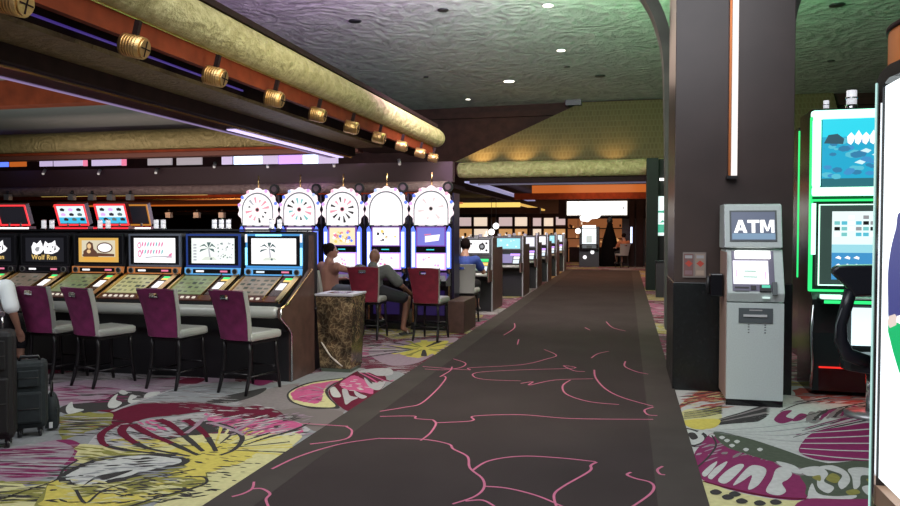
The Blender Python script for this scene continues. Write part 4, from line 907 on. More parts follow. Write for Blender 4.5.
# ------------------------------------------------------------------ wheel machines
def wheel_machine(x, label, seed, scr, cab_glow):
    o = thing('wheel_slot_machine', label, 'slot machine', (x, 11.72, 0), 0, 'wheel topped slot machines in a row')
    b = MB(); b.box(-.33, .33, .02, .50, 0, 1.64, mat('cab_dark', (.02,.012,.02), .25)); b.prism([(.02,.70), (-.34,.72), (-.36,.80), (.02,.93)], -.33, .33, 'x', blackg); b.box(-.30, .30, -.16, .02, 0, .10, black); b.build('cabinet', o)
    b = MB(); b.box(-.36, -.33, .10, .50, .3, 2.2, mat('cab_side', (.012,.008,.03), .3, em=(.08,.06,.5), es=.0)); b.box(.33, .36, .10, .50, .3, 2.2, mat('cab_side', (0,0,0))); b.build('side_panel', o)
    for s in (-1, 1):
        b = MB(); b.prism([(s*.33,.98), (s*.255,.98), (s*.255,1.56), (s*.30,1.66), (s*.33,1.62)], -.02, .02, 'y', BL); b.box(min(s*.315,s*.27), max(s*.315,s*.27), -.028, -.02, 1.0, 1.57, NB); b.build('neon_column', o)
        b = MB(); b.box(s*.30-.012, s*.30+.012, -.01, .02, .10, .98, goldtrim); b.build('gold_strip', o)
    b = MB(); frm(b, -.245, .245, 1.335, 1.655, .016, -.02, .02, mat('purple_frame', (.1,.03,.2), .3, em=(.3,.1,.6), es=.5)); b.rect(-.23, .23, 1.35, 1.64, 0, scr[0])
    r = random.Random(seed)
    art_reels(b, -.21, .21, 1.37, 1.62, -.001, seed, scr[1], scr[2]); b.build('upper_screen', o)
    b = MB(); b.box(-.245, .245, -.03, .02, 1.235, 1.33, blackg); b.rect(-.07, .06, 1.275, 1.29, -.031, mat('led', (0,.1,.1), em=(.05,.7,.7), es=1.2)); b.build('logo_strip', o)
    b = MB(); frm(b, -.25, .25, .955, 1.23, .02, -.03, .02, VI); b.rect(-.235, .235, .97, 1.215, -.01, W1); art_reels(b, -.2, .2, .98, 1.2, -.011, seed+9, [VI, PKE, em('screen_rose', (1, .85, .95), 1.1)], 7); b.build('lower_screen', o)
    b = MB(); b.box(-.24, .24, -.355, -.25, .80, .835, mat('deck', (.05,.02,.05), .3)); b.build('button_deck', o)
    b = MB(); b.box(-.22, .22, -.012, .02, .22, .62, mat('belly', (.02,.015,.03), .2, em=(.10,.05,.4), es=.10)); b.build('belly_panel', o)
    # wheel head
    zc = 1.945
    def cogs(R, d, n, ph=0): return [((R+d*(0.5+0.5*math.cos(n*t)))*math.cos(t+ph), max(1.668, zc+(R+d*(0.5+0.5*math.cos(n*t)))*math.sin(t+ph))) for t in [2*PI*k/144 for k in range(144)]]
    b = MB(); b.box(-.34, .34, .02, .34, 1.64, 1.70, blackg); b.prism(cogs(.345, .0, 1), .06, .30, 'y', mat('cab_side', (0,0,0))); b.box(-.28, .28, .06, .30, 1.68, 2.0, mat('cab_side', (0,0,0))); b.build('wheel_housing', o)
    b = MB()
    ring = cogs(.343, .031, 14, PI/2)
    b.prism(ring, .0, .06, 'y', mat('bezel_lit', (.5,.4,.4), .3, em=(1.0, .86, .92), es=1.1)); b.build('wheel_bezel', o)
    b = MB()
    tintc = em('halo_pink', (1.0,.45,.6), 1.3) if seed % 2 else em('halo_blue', (.4,.5,1.0), 1.5)
    for a_, c_ in ((.75, tintc), (1.1, VI if seed % 3 else tintc), (2.1, tintc), (2.5, BL), (.3, BL), (2.9, VI)):
        x_ = .350*math.cos(a_); z_ = zc+.350*math.sin(a_); b = MB(); b.disc(x_, z_, .030, -.001, c_, 10); b.build('bezel_lamp', o)
    b = MB(); b.disc(0, zc, .292, -.004, em('wheel_rim', (.12,.14,.16), 1), 40); b.rect(-.292, .292, zc-.27, zc, -.004, em('wheel_rim', (0,0,0), 1)); b.disc(0, zc-.002, .272, -.005, em('wheel_face', (1.0,.96,.97), 1.12), 40)
    b.rect(-.276, .276, zc-.262, zc-.0, -.006, em('wheel_face', (0,0,0), 1))
    if seed not in (4,):
        pal = {1: ['c', 'p', 'g'], 2: ['p', 'g', 't'], 3: ['g', 'p', 'g'], 5: ['q', 'q', 'q']}[seed]
        cc = {'c': em('mark_grey', (.45,.45,.5), 1), 'p': em('mark_pink', (.95,.35,.45), 1), 'g': em('mark_green', (.05,.5,.25), 1), 't': em('mark_teal', (.2,.6,.6), 1), 'q': em('mark_faint', (.9,.75,.75), 1)}
        N_ = 12
        for k in range(N_):
            a = 2*PI*k/N_+.2; r0_, r1_ = .09+.05*r.random(), .17+.06*r.random(); d_ = .012+.010*r.random()
            if seed == 5 and k % 2: continue
            q = [(r0_*math.cos(a-.06), zc+r0_*math.sin(a-.06)), (r1_*math.cos(a-.10), zc+r1_*math.sin(a-.10)), (r1_*math.cos(a+.10), zc+r1_*math.sin(a+.10)), (r0_*math.cos(a+.06), zc+r0_*math.sin(a+.06))]
            b.flat(q, -.008, cc[r.choice(pal)])
        b.disc(0, zc, .040, -.0085, em('mark_pink', (0,0,0), 1) if seed < 4 else em('mark_faint', (0,0,0), 1), 16); b.disc(0, zc, .028, -.009, em('hub_dark', (.12,.12,.12), 1), 16)
    b.build('wheel', o)
    b = MB(); b.tube([(0, .05, zc+.38), (0, .05, 2.53)], .014, goldtrim, 8); b.build('top_rod', o)
    b = MB(); b.tube([(.25, .12, 2.30), (.25, .16, 2.30)], .085, black, 16); b.tube([(.25, .115, 2.30), (.25, .12, 2.30)], .05, mat('speaker_pink', (.16,.10,.13), .5), 16); b.box(.23, .27, .13, .16, 2.05, 2.24, black); b.build('round_speaker', o)
    return o
yel_art = [em('screen_butter', (1.0,.85,.55), 1.05), [YL, PKE, W1, BL, GD], 30]
wh_art = [W1, [em('mark_green', (0,0,0), 1), em('hub_dark', (0,0,0), 1), em('screen_rose', (1,.85,.95), 1.1), YL], 12]
wheel_machine(-3.08, 'wheel machine nearest the aisle with purple blue lower screen', 5, [em('screen_periwinkle', (.22,.22,.75), 1), [VI], 0], 0)
wheel_machine(-3.84, 'wheel machine in front of the bald man, blank white wheel', 4, wh_art, 0)
wheel_machine(-4.60, 'wheel machine with yellow screen in front of the dark haired woman', 3, yel_art, 0)
wheel_machine(-5.37, 'wheel machine with pink marked wheel, partly behind the near bank end', 2, wh_art, 0)
wheel_machine(-6.14, 'leftmost wheel machine rising behind the ice blue framed machine', 1, wh_art, 0)
# slanted plate on the purple blue screen
b = MB(); b.flat([(-.10, 1.40), (.13, 1.43), (.15, 1.53), (-.10, 1.50)], 0, W1); b.flat([(-.11,1.51), (.0,1.525), (.0,1.54), (-.11,1.53)], 0, PKE)
pl_ = b.build('screen_plate', bpy.data.objects['wheel_slot_machine'], loc=(0, -.003, 0))
b = MB(); b.box(-2.70, -2.44, 11.3, 12.2, 0, .50, sidebrown); tag(b.build('end_plinth', bevel=.01), 'low brown laminate box at the aisle end of the wheel machine row', 'plinth')
light('wheel_glow', 'AREA', (-4.4, 11.35, 1.9), 12, (.75, .72, 1.0), 3.0, (-4.4, 9.5, .2), .4)

# ------------------------------------------------------------------ aisle banks further back
arts = [(W1, [em('hub_dark', (0,0,0), 1), em('hub_dark', (0,0,0), 1)]), (em('screen_cyan', (.35,.8,.9), 1.1), [W1, WB]), (em('screen_lilac', (.9,.88,1.0), 1.1), [VI, WB]), (W1, [WB]), (em('screen_cyan', (0,0,0), 1), [W1]), (WB, [W1, GYE])]
def small_slot(x, y, label, k, g):
    o = thing('slot_machine', label, 'slot machine', (x, y, 0), 0, g)
    b = MB(); b.prism([(0,0), (0,.62), (-.38,.70), (-.38,.78), (-.06,1.06), (-.02,1.12), (0,1.43), (.5,1.43), (.5,0)], -.34, .31, 'x', black); b.build('cabinet', o)
    b = MB(); b.box(.31, .34, -.0, .5, 0, 1.45, sidebrown); b.box(.31, .34, .5, 1.2, 0, 1.25, sidebrown); b.box(-.34, .31, .5, 1.2, 0, 1.2, black); b.box(.31, .34, -.40, .0, .60, .82, sidebrown); b.box(.315, .345, -.02, .0, 0, 1.45, steel); b.build('side_panel', o)
    b = MB(); frm(b, -.33, .30, 1.12, 1.43, .02, -.04, 0, mat('bezel_grey', (.12,.12,.13), .3)); b.build('bezel', o)
    base, pal = arts[k % len(arts)]
    b = MB(); b.rect(-.29, .27, 1.15, 1.40, -.026, base); art_reels(b, -.26, .24, 1.16, 1.39, -.028, k+40, pal, 7)
    if k == 0:
        b.disc(.13, 1.275, .065, -.030, em('hub_dark', (0,0,0), 1), 18); b.disc(.13, 1.275, .035, -.031, GYE, 14)
        for zz in (1.20, 1.34): b.rect(.20, .24, zz-.02, zz+.02, -.030, em('hub_dark', (0,0,0), 1))
    b.build('screen', o)
    d = Vector((0, .32, .28)).normalized(); nr = Vector((0, -d.z, d.y))
    def D(xx, t_, h): return Vector((xx, -.38, .78))+d*t_+nr*h
    def slab(bb, x0, x1, t0, t1, h0, h1, m):
        v = [D(xx, t_, h) for xx in (x0, x1) for t_ in (t0, t1) for h in (h0, h1)]
        bb.add(v, [(0,1,3,2), (4,6,7,5), (0,4,5,1), (2,3,7,6), (0,2,6,4), (1,5,7,3)], m)
    b = MB(); slab(b, -.30, .12, .06, .36, 0, .006, mat('deck_glow', (.1,.12,.1), .3, em=((.2,.35,.3) if k == 0 else (.35,.25,.6)), es=.5) if k == 0 else mat('deck_glow2', (.1,.1,.15), .3, em=(.3,.25,.55), es=.6)); b.build('belly_glass', o)
    b = MB(); slab(b, .14, .28, .05, .17, 0, .008, WB); slab(b, .14, .28, .20, .28, 0, .008, YL if k == 0 else W1); slab(b, .05, .28, .31, .38, 0, .008, GR if k == 0 else VI); b.build('bill_validator', o)
    b = MB(); b.tube([(-.32, -.40, .74), (.30, -.40, .74)], .035, silvervinyl, 10); b.build('armrest', o)
    b = MB(); b.box(-.05, .03, .1, .18, 1.43, 1.50, steel); b.build('top_lamp', o)
    return o
g3 = 'slot machines at the aisle ends of the farther banks'
names = ['slot machine with black symbols on white in front of the blue shirted person', 'slot machine with cyan screen, second aisle bank end', 'slot machine with lilac screen, third aisle bank end', 'slot machine at the fourth aisle bank end', 'slot machine at the fifth aisle bank end', 'slot machine at the sixth aisle bank end, close to the far entrance']
bx = [-2.90, -2.76, -2.74, -2.72, -2.72, -2.72]
for k, y in enumerate((14.5, 17.9, 20.6, 23.3, 26.2, 29.4)):
    small_slot(bx[k], y, names[k], k, g3)
    if k < 4: small_slot(bx[k]-.72, y, names[k].replace('slot machine', 'slot machine left beside the one')[:70] if False else 'slot machine just left of the one at the %s aisle bank end' % ['first', 'second', 'third', 'fourth'][k], (k+2) % 6, g3)
for k, (x, y) in enumerate(((-4.4, 18.5), (-5.2, 21.2), (-6.2, 24))):
    pass

# ------------------------------------------------------------------ marble bin
marble = bpy.data.materials.new('brown_marble'); marble.use_nodes = True
nt = marble.node_tree; N = nt.nodes; L = nt.links; bs = N['Principled BSDF']; bs.inputs['Roughness'].default_value = .22
tc = N.new('ShaderNodeTexCoord'); vo = N.new('ShaderNodeTexVoronoi'); vo.inputs['Scale'].default_value = 16; vo.feature = 'DISTANCE_TO_EDGE'
nz = N.new('ShaderNodeTexNoise'); nz.inputs['Scale'].default_value = 7; nz.inputs['Detail'].default_value = 6
mx = N.new('ShaderNodeMixRGB'); mx.blend_type = 'LINEAR_LIGHT'; mx.inputs[0].default_value = .12
L.new(tc.outputs['Object'], nz.inputs['Vector']); L.new(tc.outputs['Object'], mx.inputs[1]); L.new(nz.outputs['Color'], mx.inputs[2]); L.new(mx.outputs[0], vo.inputs['Vector'])
r1 = N.new('ShaderNodeValToRGB'); r1.color_ramp.elements[0].color = (.17,.135,.085,1); r1.color_ramp.elements[1].color = (.06,.042,.026,1); r1.color_ramp.elements[0].position = .0; r1.color_ramp.elements[1].position = .12
r2 = N.new('ShaderNodeValToRGB'); r2.color_ramp.elements[0].color = (.35,.35,.35,1); r2.color_ramp.elements[1].color = (2.4,2.2,1.9,1); r2.color_ramp.elements[0].position = .40; r2.color_ramp.elements[1].position = .72
ml = N.new('ShaderNodeMixRGB'); ml.blend_type = 'MULTIPLY'; ml.inputs[0].default_value = 1
L.new(vo.outputs['Distance'], r1.inputs[0]); L.new(nz.outputs['Fac'], r2.inputs[0]); L.new(r1.outputs[0], ml.inputs[1]); L.new(r2.outputs[0], ml.inputs[2]); L.new(ml.outputs[0], bs.inputs['Base Color'])
o = thing('waste_bin', 'square tapered brown marble bin with grey top beside the near bank', 'bin', (-3.185, 8.06, 0), .0)
def taper(b, w0, w1, z0, z1, m, d0=None, d1=None):
    d0 = d0 or w0; d1 = d1 or w1
    v = [(sx*w/2, sy*d/2, z) for (w, d, z) in ((w0, d0, z0), (w1, d1, z1)) for sx, sy in ((-1,-1), (1,-1), (1,1), (-1,1))]
    b.add(v, [(3,2,1,0), (4,5,6,7)]+[(i, (i+1) % 4, 4+(i+1) % 4, 4+i) for i in range(4)], m)
b = MB(); taper(b, .37, .44, .04, .86, marble); b.build('body', o, bevel=.008)
b = MB(); taper(b, .34, .355, 0, .04, mat('bin_base', (.10,.12,.09), .4)); b.build('base', o)
b = MB(); frm_ = [(-.24,-.24), (.24,-.24), (.24,.24), (-.24,.24)]; b.box(-.228, .228, -.228, .228, .86, .885, mat('bin_top', (.38,.37,.40), .35)); b.build('top', o, bevel=.005)
b = MB(); b.box(-.12, .12, -.12, .12, .885, .888, blackg); b.build('opening', o)
b = MB(); b.tube([(-.155,-.209,.34), (-.11,-.205,.27), (-.05,-.199,.18), (.02,-.193,.12), (.09,-.188,.07)], [.006,.011,.008,.012,.006], mat('marble_vein', (.5,.45,.38), .3), 6); b.build('marble_vein', o)

# ------------------------------------------------------------------ suitcases
fab = mat('suitcase_fabric', (.010,.016,.018), .75, noise=(30,.3), bump=.3, bscale=200)
fab2 = mat('suitcase_black', (.006,.0055,.006), .6, bump=.2, bscale=200)
def suitcase(loc, rz, label, w, d, h, m, handle):
    o = thing('suitcase', label, 'suitcase', loc, rz, 'black suitcases at lower left')
    b = MB(); b.box(-w/2, w/2, -d/2, d/2, .07, h, m); b.build('body', o, bevel=.035)
    b = MB(); b.box(-w/2+.03, w/2-.03, -d/2-.04, -d/2-.001, .12, h*.62, m); b.build('front_pocket', o, bevel=.018)
    b = MB(); b.box(-w/2+.05, w/2-.05, -d/2-.02, -d/2-.001, h*.68, h-.06, m); b.build('top_pocket', o, bevel=.008)
    b = MB()
    for z in (h*.40, h*.80): b.tube([(-w/2+.05, -d/2-.044 if z < h*.5 else -d/2-.022, z), (w/2-.05, -d/2-.044 if z < h*.5 else -d/2-.022, z)], .003, mat('zip', (.03,.03,.03), .5), 6)
    b.build('zipper', o)
    b = MB(); b.tube([(-.07, 0, h), (-.06, 0, h+.03), (.06, 0, h+.03), (.07, 0, h)], .012, black, 8); b.build('carry_handle', o)
    if handle:
        b = MB(); b.tube([(-.10, d/2-.04, h-.02), (-.10, d/2-.04, h+handle)], .009, chrome, 8); b.tube([(.10, d/2-.04, h-.02), (.10, d/2-.04, h+handle)], .009, chrome, 8); b.box(-.12, .12, d/2-.055, d/2-.025, h+handle, h+handle+.03, chrome); b.build('pull_handle', o)
    for sx in (-1, 1):
        for sy in (-1, 1):
            b = MB(); x = sx*(w/2-.05); y = sy*(d/2-.05); b.tube([(x-.012, y, .032), (x+.012, y, .032)], .031, black, 14); b.tube([(x+.013, y, .032), (x+.016, y, .032)], .014, steel, 10); b.box(x-.018, x+.018, y-.02, y+.02, .05, .085, black); b.build('wheel', o)
    return o
p_ = at(33, 440, Z=0)
suitcase((p_.x-.13, p_.y+.12, 0), .66, 'black fabric suitcase with spinner wheels, right one of the two at lower left', .24, .22, .585, fab, 0)
p_ = at(-14, 450, Z=0)
suitcase((p_.x-.04, p_.y+.05, 0), .66, 'taller black suitcase with raised chrome handle at the lower left edge', .38, .24, .86, fab2, .10)
p_ = at(49, 432, Z=0)
o = thing('shoulder_bag', 'small limp black bag leaning on the right suitcase', 'bag', (p_.x-.055, p_.y+.10, .0), .62)
b = MB(); b.ell((0, 0, .15), (.055, .09, .15), fab); b.box(-.045, .045, -.075, .075, .02, .17, fab); b.build('body', o)
b = MB(); b.tube([(0,.04,.28), (0,.03,.36), (0,-.02,.39), (0,-.05,.34), (0,-.05,.27)], .008, fab2, 6); b.build('strap', o)
b = MB(); b.box(-.012, .012, -.115, -.10, .03, .075, mat('tag_white', (.6,.6,.6), .6)); b.build('luggage_tag', o)

# ------------------------------------------------------------------ people
def body_mesh(name, parent, chains, m, vox=.011, blobs=()):
    b = MB()
    for ch in chains:
        for (p0, r0), (p1, r1) in zip(ch[:-1], ch[1:]): b.caps(p0, p1, r0, r1, m)
    for c, r in blobs: b.ell(c, r, m)
    o = b.build(name, parent)
    md = o.modifiers.new('remesh', 'REMESH'); md.mode = 'VOXEL'; md.voxel_size = vox; md.use_smooth_shade = True
    sm = o.modifiers.new('smooth', 'SMOOTH'); sm.iterations = 2; sm.factor = .5
    return o
def hand(chains, wrist, dirv, palm_n, s=1.0, curl=.5):
    wv = Vector(wrist); d = Vector(dirv).normalized(); n = Vector(palm_n).normalized(); side = d.cross(n).normalized()
    chains.append([(wv, .026*s), (wv+d*.045*s, .030*s), (wv+d*.075*s, .028*s)])
    chains.append([(wv+d*.05*s+side*.022*s, .016*s), (wv+d*.08*s+side*.03*s, .013*s)]); chains.append([(wv+d*.05*s-side*.022*s, .016*s), (wv+d*.08*s-side*.03*s, .013*s)])
    for k, ln in enumerate((.072, .082, .076, .060)):
        o_ = side*(.033-.022*k)*s; a = wv+d*.08*s+o_; b1 = a+(d*math.cos(curl*.5)+n*math.sin(curl*.5))*ln*.5*s; c = b1+(d*math.cos(curl)+n*math.sin(curl))*ln*.5*s
        chains.append([(a, .0105*s), (b1, .0095*s), (c, .008*s)])
    t0 = wv+d*.025*s+side*.028*s; t1 = t0+(side*.7+d*.5+n*.3).normalized()*.04*s; t2 = t1+(d*.9+n*.4).normalized()*.032*s
    chains.append([(t0, .014*s), (t1, .012*s), (t2, .009*s)])
def head_parts(o, c, yaw_, skinm, hair, r=(.078,.098,.115)):
    """head turned by yaw_ ; returns blobs for the body mesh and adds eyes, mouth and hair"""
    c = Vector(c); Rz = Matrix.Rotation(yaw_, 3, 'Z')
    def P(x, y, z): return c+Rz @ Vector((x, y, z))
    blobs = [(c, r), (P(0, .045, -.055), (.052,.048,.052))]
    ch = [[(P(0, .098, .012), .012), (P(0, .112, -.018), .014)], [(P(.078, -.005, .02), .012), (P(.080, .0, -.022), .010)], [(P(-.078, -.005, .02), .012), (P(-.080, .0, -.022), .010)], [(P(-.02, .088, -.062), .010), (P(.02, .088, -.062), .010)]]
    for s in (-1, 1):
        e = MB(); e.ell(P(s*.031, .084, .012), (.012,.009,.009), mat('eye_white', (.6,.6,.6), .3)); e.ell(P(s*.031, .092, .012), (.005,.003,.005), black, 8, 6); e.build('eye', o)
    e = MB(); e.ell(P(0, .095, -.062), (.022,.006,.006), mat('lips', (.32,.09,.08), .5)); e.build('mouth', o)
    return blobs, ch, P
# man in the grey shirt
def person(name_label, loc, rz, shirt, cloth2, hairm, pose, group=None):
    o = thing('person', name_label, 'person', loc, rz, group)
    ch = []; skinm = pose.get('skin', skin)
    hp, hy = pose['head'], pose.get('head_yaw', 0)
    blobs, hch, P = head_parts(o, hp, hy, skinm, hairm)
    ch += hch
    neck = pose['neck']; pel = pose['pelvis']; chest = pose['chest']; hpv = Vector(hp)
    ch.append([(neck, .055), (hpv-Vector((0, .01, .06)), .055)])
    ch.append([(pel, .14), (Vector(pel)*.5+Vector(chest)*.5, .125), (chest, .13), (neck, .07)])
    shl = {}
    for s, side in ((-1, 'l'), (1, 'r')):
        sh, el, wr = pose['arm_'+side]; ch.append([(chest, .10), (sh, .062), (el, .043), (wr, .028)])
        hand(ch, wr, (Vector(wr)-Vector(el)), pose.get('palm', (0, 0, -1)), 1.0, pose.get('curl', .6))
        hip, kn, an, toe = pose['leg_'+side]; ch.append([(pel, .11), (hip, .092), (kn, .058), (an, .038)]); ch.append([(an, .038), (toe, .030)])
    body_mesh('body', o, ch, skinm, pose.get('vox', .012), blobs)
    # shirt
    g = pose.get('bulk', .016); c2 = [[(Vector(pel)+Vector((0,0,.02)), .14+g), (Vector(pel)*.5+Vector(chest)*.5, .128+g), (chest, .132+g)], [(chest, .12+g), (neck, .052+g)]] if pose.get('shirt', 1) else []
    if c2:
        for side in ('l', 'r'):
            sh, el, wr = pose['arm_'+side]; t = pose.get('sleeve', .8); e2 = Vector(sh).lerp(Vector(el), t); c2.append([(chest, .10+g), (sh, .064+g), (e2, .060+g if t > .2 else .05)])
        body_mesh('shirt', o, c2, shirt, .013)
    c3 = []
    for side in ('l', 'r'):
        hip, kn, an, toe = pose['leg_'+side]; t = pose.get('trouser', .9); c3.append([(pel, .118+g), (hip, .096+g), (Vector(hip).lerp(Vector(kn), min(1, t)), .064+g)])
        if t > 1: c3.append([(kn, .060+g), (Vector(kn).lerp(Vector(an), t-1), .045+g)])
    body_mesh(pose.get('lower', 'trousers'), o, c3, cloth2, .013)
    for side in ('l', 'r'):
        hip, kn, an, toe = pose['leg_'+side]; a = Vector(an); t = Vector(toe); d = (t-a); d.z = 0; d.normalize()
        b = MB(); z = t.z-.040; q = Vector((-d.y, d.x, 0)); c0 = Vector((a.x, a.y, z))
        outl = [c0-d*.05+q*.035, c0-d*.05-q*.035, c0+d*.10-q*.048, c0+d*.17-q*.03, c0+d*.17+q*.03, c0+d*.10+q*.048]
        b.add([*outl, *[v+Vector((0,0,.022)) for v in outl]], [tuple(range(6)), tuple(range(11, 5, -1))]+[(i, 6+i, 6+(i+1) % 6, (i+1) % 6) for i in range(6)], mat('shoe_sole', (.03,.03,.03), .6))
        b.tube([c0+d*.06+q*.05+Vector((0,0,.02)), c0+d*.07+Vector((0,0,.085)), c0+d*.06-q*.05+Vector((0,0,.02))], .012, mat('sandal_strap', (.35,.33,.30), .6), 8); b.build('sandal', o)
    if hairm:
        b = MB(); hh = pose.get('hair', 'short')
        b.ell(P(0, -.024, .026), (.092, .100, .108), hairm)
        if hh == 'bun': b.ell(P(0, -.085, .075), (.05,.05,.048), hairm); b.ell(P(0, -.05, -.01), (.078,.062,.07), hairm)
        b.build('hair', o)
    return o
grey_shirt = mat('grey_shirt', (.095,.10,.095), .85, noise=(20,.15)); shorts = mat('black_shorts', (.014,.014,.018), .85)
dark_hair = mat('dark_hair', (.008,.004,.004), .95, spec=.1); grey_hair = mat('cropped_hair', (.16,.115,.09), .7)
person('bald man in grey shirt and black shorts, seated with one knee out', (-3.72, 10.72, 0), -.18, grey_shirt, shorts, None, dict(
    skin=mat('skin_warm', (.20,.09,.06), .6), head=(.0,.05,1.20), head_yaw=.1, neck=(0,-.01,1.055), chest=(0,-.02,.89), pelvis=(0,0,.70), arm_l=((-.24,.0,1.0), (-.42,.16,.84), (-.26,.42,.86)), arm_r=((.23,.0,1.0), (.40,.16,.76), (.42,.36,.66)),
    leg_l=((-.12,.04,.66), (-.16,.44,.64), (-.14,.42,.26), (-.14,.52,.20)), leg_r=((.12,.03,.66), (.46,.24,.56), (.42,.16,.12), (.47,.24,.065)), sleeve=.75, trouser=.85, lower='shorts', bulk=.024))
person('dark haired woman with a bun and bare arms reaching to the right', (-4.50, 10.90, 0), -.55, mat('tan_top', (.26,.12,.09), .8), mat('slate_skirt', (.055,.06,.075), .8), dark_hair, dict(
    skin=mat('skin_light', (.30,.14,.10), .6), head=(.0,.04,1.27), head_yaw=-.7, neck=(0,0,1.12), chest=(0,.0,.95), pelvis=(0,0,.69), arm_l=((-.19,.0,1.03), (-.27,.12,.80), (-.12,.32,.82)), arm_r=((.19,.0,1.03), (.40,.16,.97), (.60,.30,1.00)),
    leg_l=((-.10,.04,.66), (-.12,.44,.64), (-.12,.42,.26), (-.12,.52,.20)), leg_r=((.10,.04,.66), (.14,.44,.64), (.12,.42,.26), (.12,.52,.20)), sleeve=.05, trouser=1.0, lower='skirt', hair='bun'))
person('person in a blue shirt with dark hair seated on the white chair by the aisle', (-2.76, 12.78, 0), .0, mat('blue_shirt', (.03,.06,.26), .8), shorts, dark_hair, dict(
    head=(.0,.12,1.33), neck=(0,.05,1.18), chest=(0,.02,1.0), pelvis=(0,0,.70), arm_l=((-.20,.03,1.08), (-.27,.22,.86), (-.18,.45,.90)), arm_r=((.20,.03,1.08), (.30,.22,.86), (.20,.48,.90)),
    leg_l=((-.10,.04,.66), (-.14,.42,.64), (-.12,.44,.26), (-.12,.54,.20)), leg_r=((.10,.04,.66), (.14,.42,.64), (.14,.44,.26), (.14,.54,.20)), sleeve=.6, trouser=1.6))
pw = at(2, 300, Y=6.35)
person('person in a white shirt cut off by the left edge behind the suitcases', (pw.x-.20, 6.35, 0), .25, mat('white_shirt', (.82,.88,.90), .8), shorts, dark_hair, dict(
    head=(.0,.06,1.36), neck=(0,.0,1.20), chest=(0,-.02,.96), pelvis=(0,0,.68), arm_l=((-.21,.0,1.03), (-.28,.2,.80), (-.2,.45,.80)), arm_r=((.21,.0,1.02), (.29,-.04,.78), (.27,.10,.58)),
    leg_l=((-.10,.04,.66), (-.14,.44,.62), (-.12,.36,.26), (-.12,.46,.20)), leg_r=((.10,.04,.66), (.14,.44,.62), (.14,.36,.26), (.14,.46,.20)), sleeve=.85, trouser=1.7))
make_chair((pw.x-.20, 6.10, 0), .25, 'plum chair carrying the white shirted person, mostly outside the left edge', plum, silvervinyl, gch)

# ------------------------------------------------------------------ cash machine
ag = mat('atm_grey', (.56,.64,.62), .45, noise=(90,.06)); agd = mat('atm_dark_grey', (.10,.12,.125), .4); tanside = mat('atm_side', (.42,.29,.24), .5)
o = thing('cash_machine', 'tall grey cash machine with lit topper in front of the dark pillar', 'cash machine', (.89, 7.20, 0), .0)
A_W = .485
b = MB(); b.prism([(0,.06), (.0,.94), (.50,.94), (.50,.06)], 0.0, A_W, 'x', ag); b.box(-.006, 0, .03, .50, .06, 1.40, tanside); b.build('lower_cabinet', o, bevel=.004)
b = MB(); b.box(.0, A_W, .01, .48, 0.0, .055, blackg); b.build('base', o)
b = MB(); b.prism([(.01,.95), (-.02,1.03), (.12,1.42), (.50,1.42), (.50,.95)], 0.0, A_W, 'x', ag); b.build('upper_cabinet', o, bevel=.006)
b = MB(); b.prism([(.15,1.43), (.08,1.44), (.16,1.83), (.20,1.84), (.50,1.84), (.50,1.43)], -.015, A_W-.005, 'x', ag); b.build('topper', o, bevel=.008)
# sloping front planes
def plane_parts(p0, p1):
    d = (Vector((0, *p1))-Vector((0, *p0))).normalized(); n = Vector((0, -d.z, d.y)); o0 = Vector((0, *p0))
    def slab(bb, x0, x1, t0, t1, h0, h1, m):
        v = [Vector((x, 0, 0))+o0+d*t_+n*h for x in (x0, x1) for t_ in (t0, t1) for h in (h0, h1)]
        bb.add(v, [(0,1,3,2), (4,6,7,5), (0,4,5,1), (2,3,7,6), (0,2,6,4), (1,5,7,3)], m)
    ang = math.atan2(d.y, d.z)
    return slab, o0, d, n, ang
slab, o0, d, n, ang = plane_parts((.08,1.44), (.16,1.83))
b = MB(); slab(b, .03, .435, .055, .345, .0, .006, agd); slab(b, .045, .42, .07, .33, .006, .008, mat('topper_pic', (.05,.06,.08), .3, em=(.09,.11,.17), es=1)); slab(b, .05, .42, .075, .13, .008, .009, mat('topper_pic2', (.1,.15,.2), em=(.16,.25,.36), es=1)); b.build('topper_screen', o)
tp = Vector((.235, 0, 0))+o0+d*.195+n*.014
ltm = em('atm_letters', (1,1,1), 1.4)
def letter(polys):     # strokes of one capital, given on the tilted face as (x, height) outlines
    b = MB(); k = 0
    for q in polys:
        k += 1; b.add([Vector((x, 0, 0))+o0+d*t_+n*(.012+.0004*k) for x, t_ in q], [tuple(range(len(q)))], ltm)
    return b.build('letter', o)
zb, zt = .135, .255
letter([[(.065,zb), (.098,zb), (.135,zt), (.106,zt)], [(.148,zb), (.181,zb), (.140,zt), (.111,zt)], [(.095,.158), (.152,.158), (.146,.182), (.100,.182)]])
letter([[(.182,.228), (.285,.228), (.285,zt), (.182,zt)], [(.218,zb), (.249,zb), (.249,.230), (.218,.230)]])
letter([[(.292,zb), (.319,zb), (.319,zt), (.292,zt)], [(.385,zb), (.412,zb), (.412,zt), (.385,zt)], [(.312,zt), (.319,.205), (.345,.150), (.359,.150), (.330,zt)], [(.392,zt), (.385,.205), (.359,.150), (.345,.150), (.374,zt)]])
slab, o0, d, n, ang = plane_parts((-.02,1.03), (.12,1.42))
b = MB(); slab(b, .045, .405, .02, .40, 0, .005, mat('atm_recess', (.16,.15,.22), .4)); b.build('fascia_recess', o)
b = MB(); slab(b, .075, .375, .325, .395, .005, .022, W2); b.build('marquee_lamp', o)
b = MB(); slab(b, .055, .355, .085, .305, .005, .012, em('atm_screen', (.93,.92,1.0), 1.4)); g_ = em('atm_green', (.1,.45,.25), 1)
for t0, wd_ in ((.20, .05), (.145, .06)): slab(b, .20-wd_, .20+wd_, t0, t0+.010, .012, .013, g_)
slab(b, .075, .085, .15, .22, .012, .013, VI); slab(b, .325, .335, .13, .20, .012, .013, VI); b.build('screen', o)
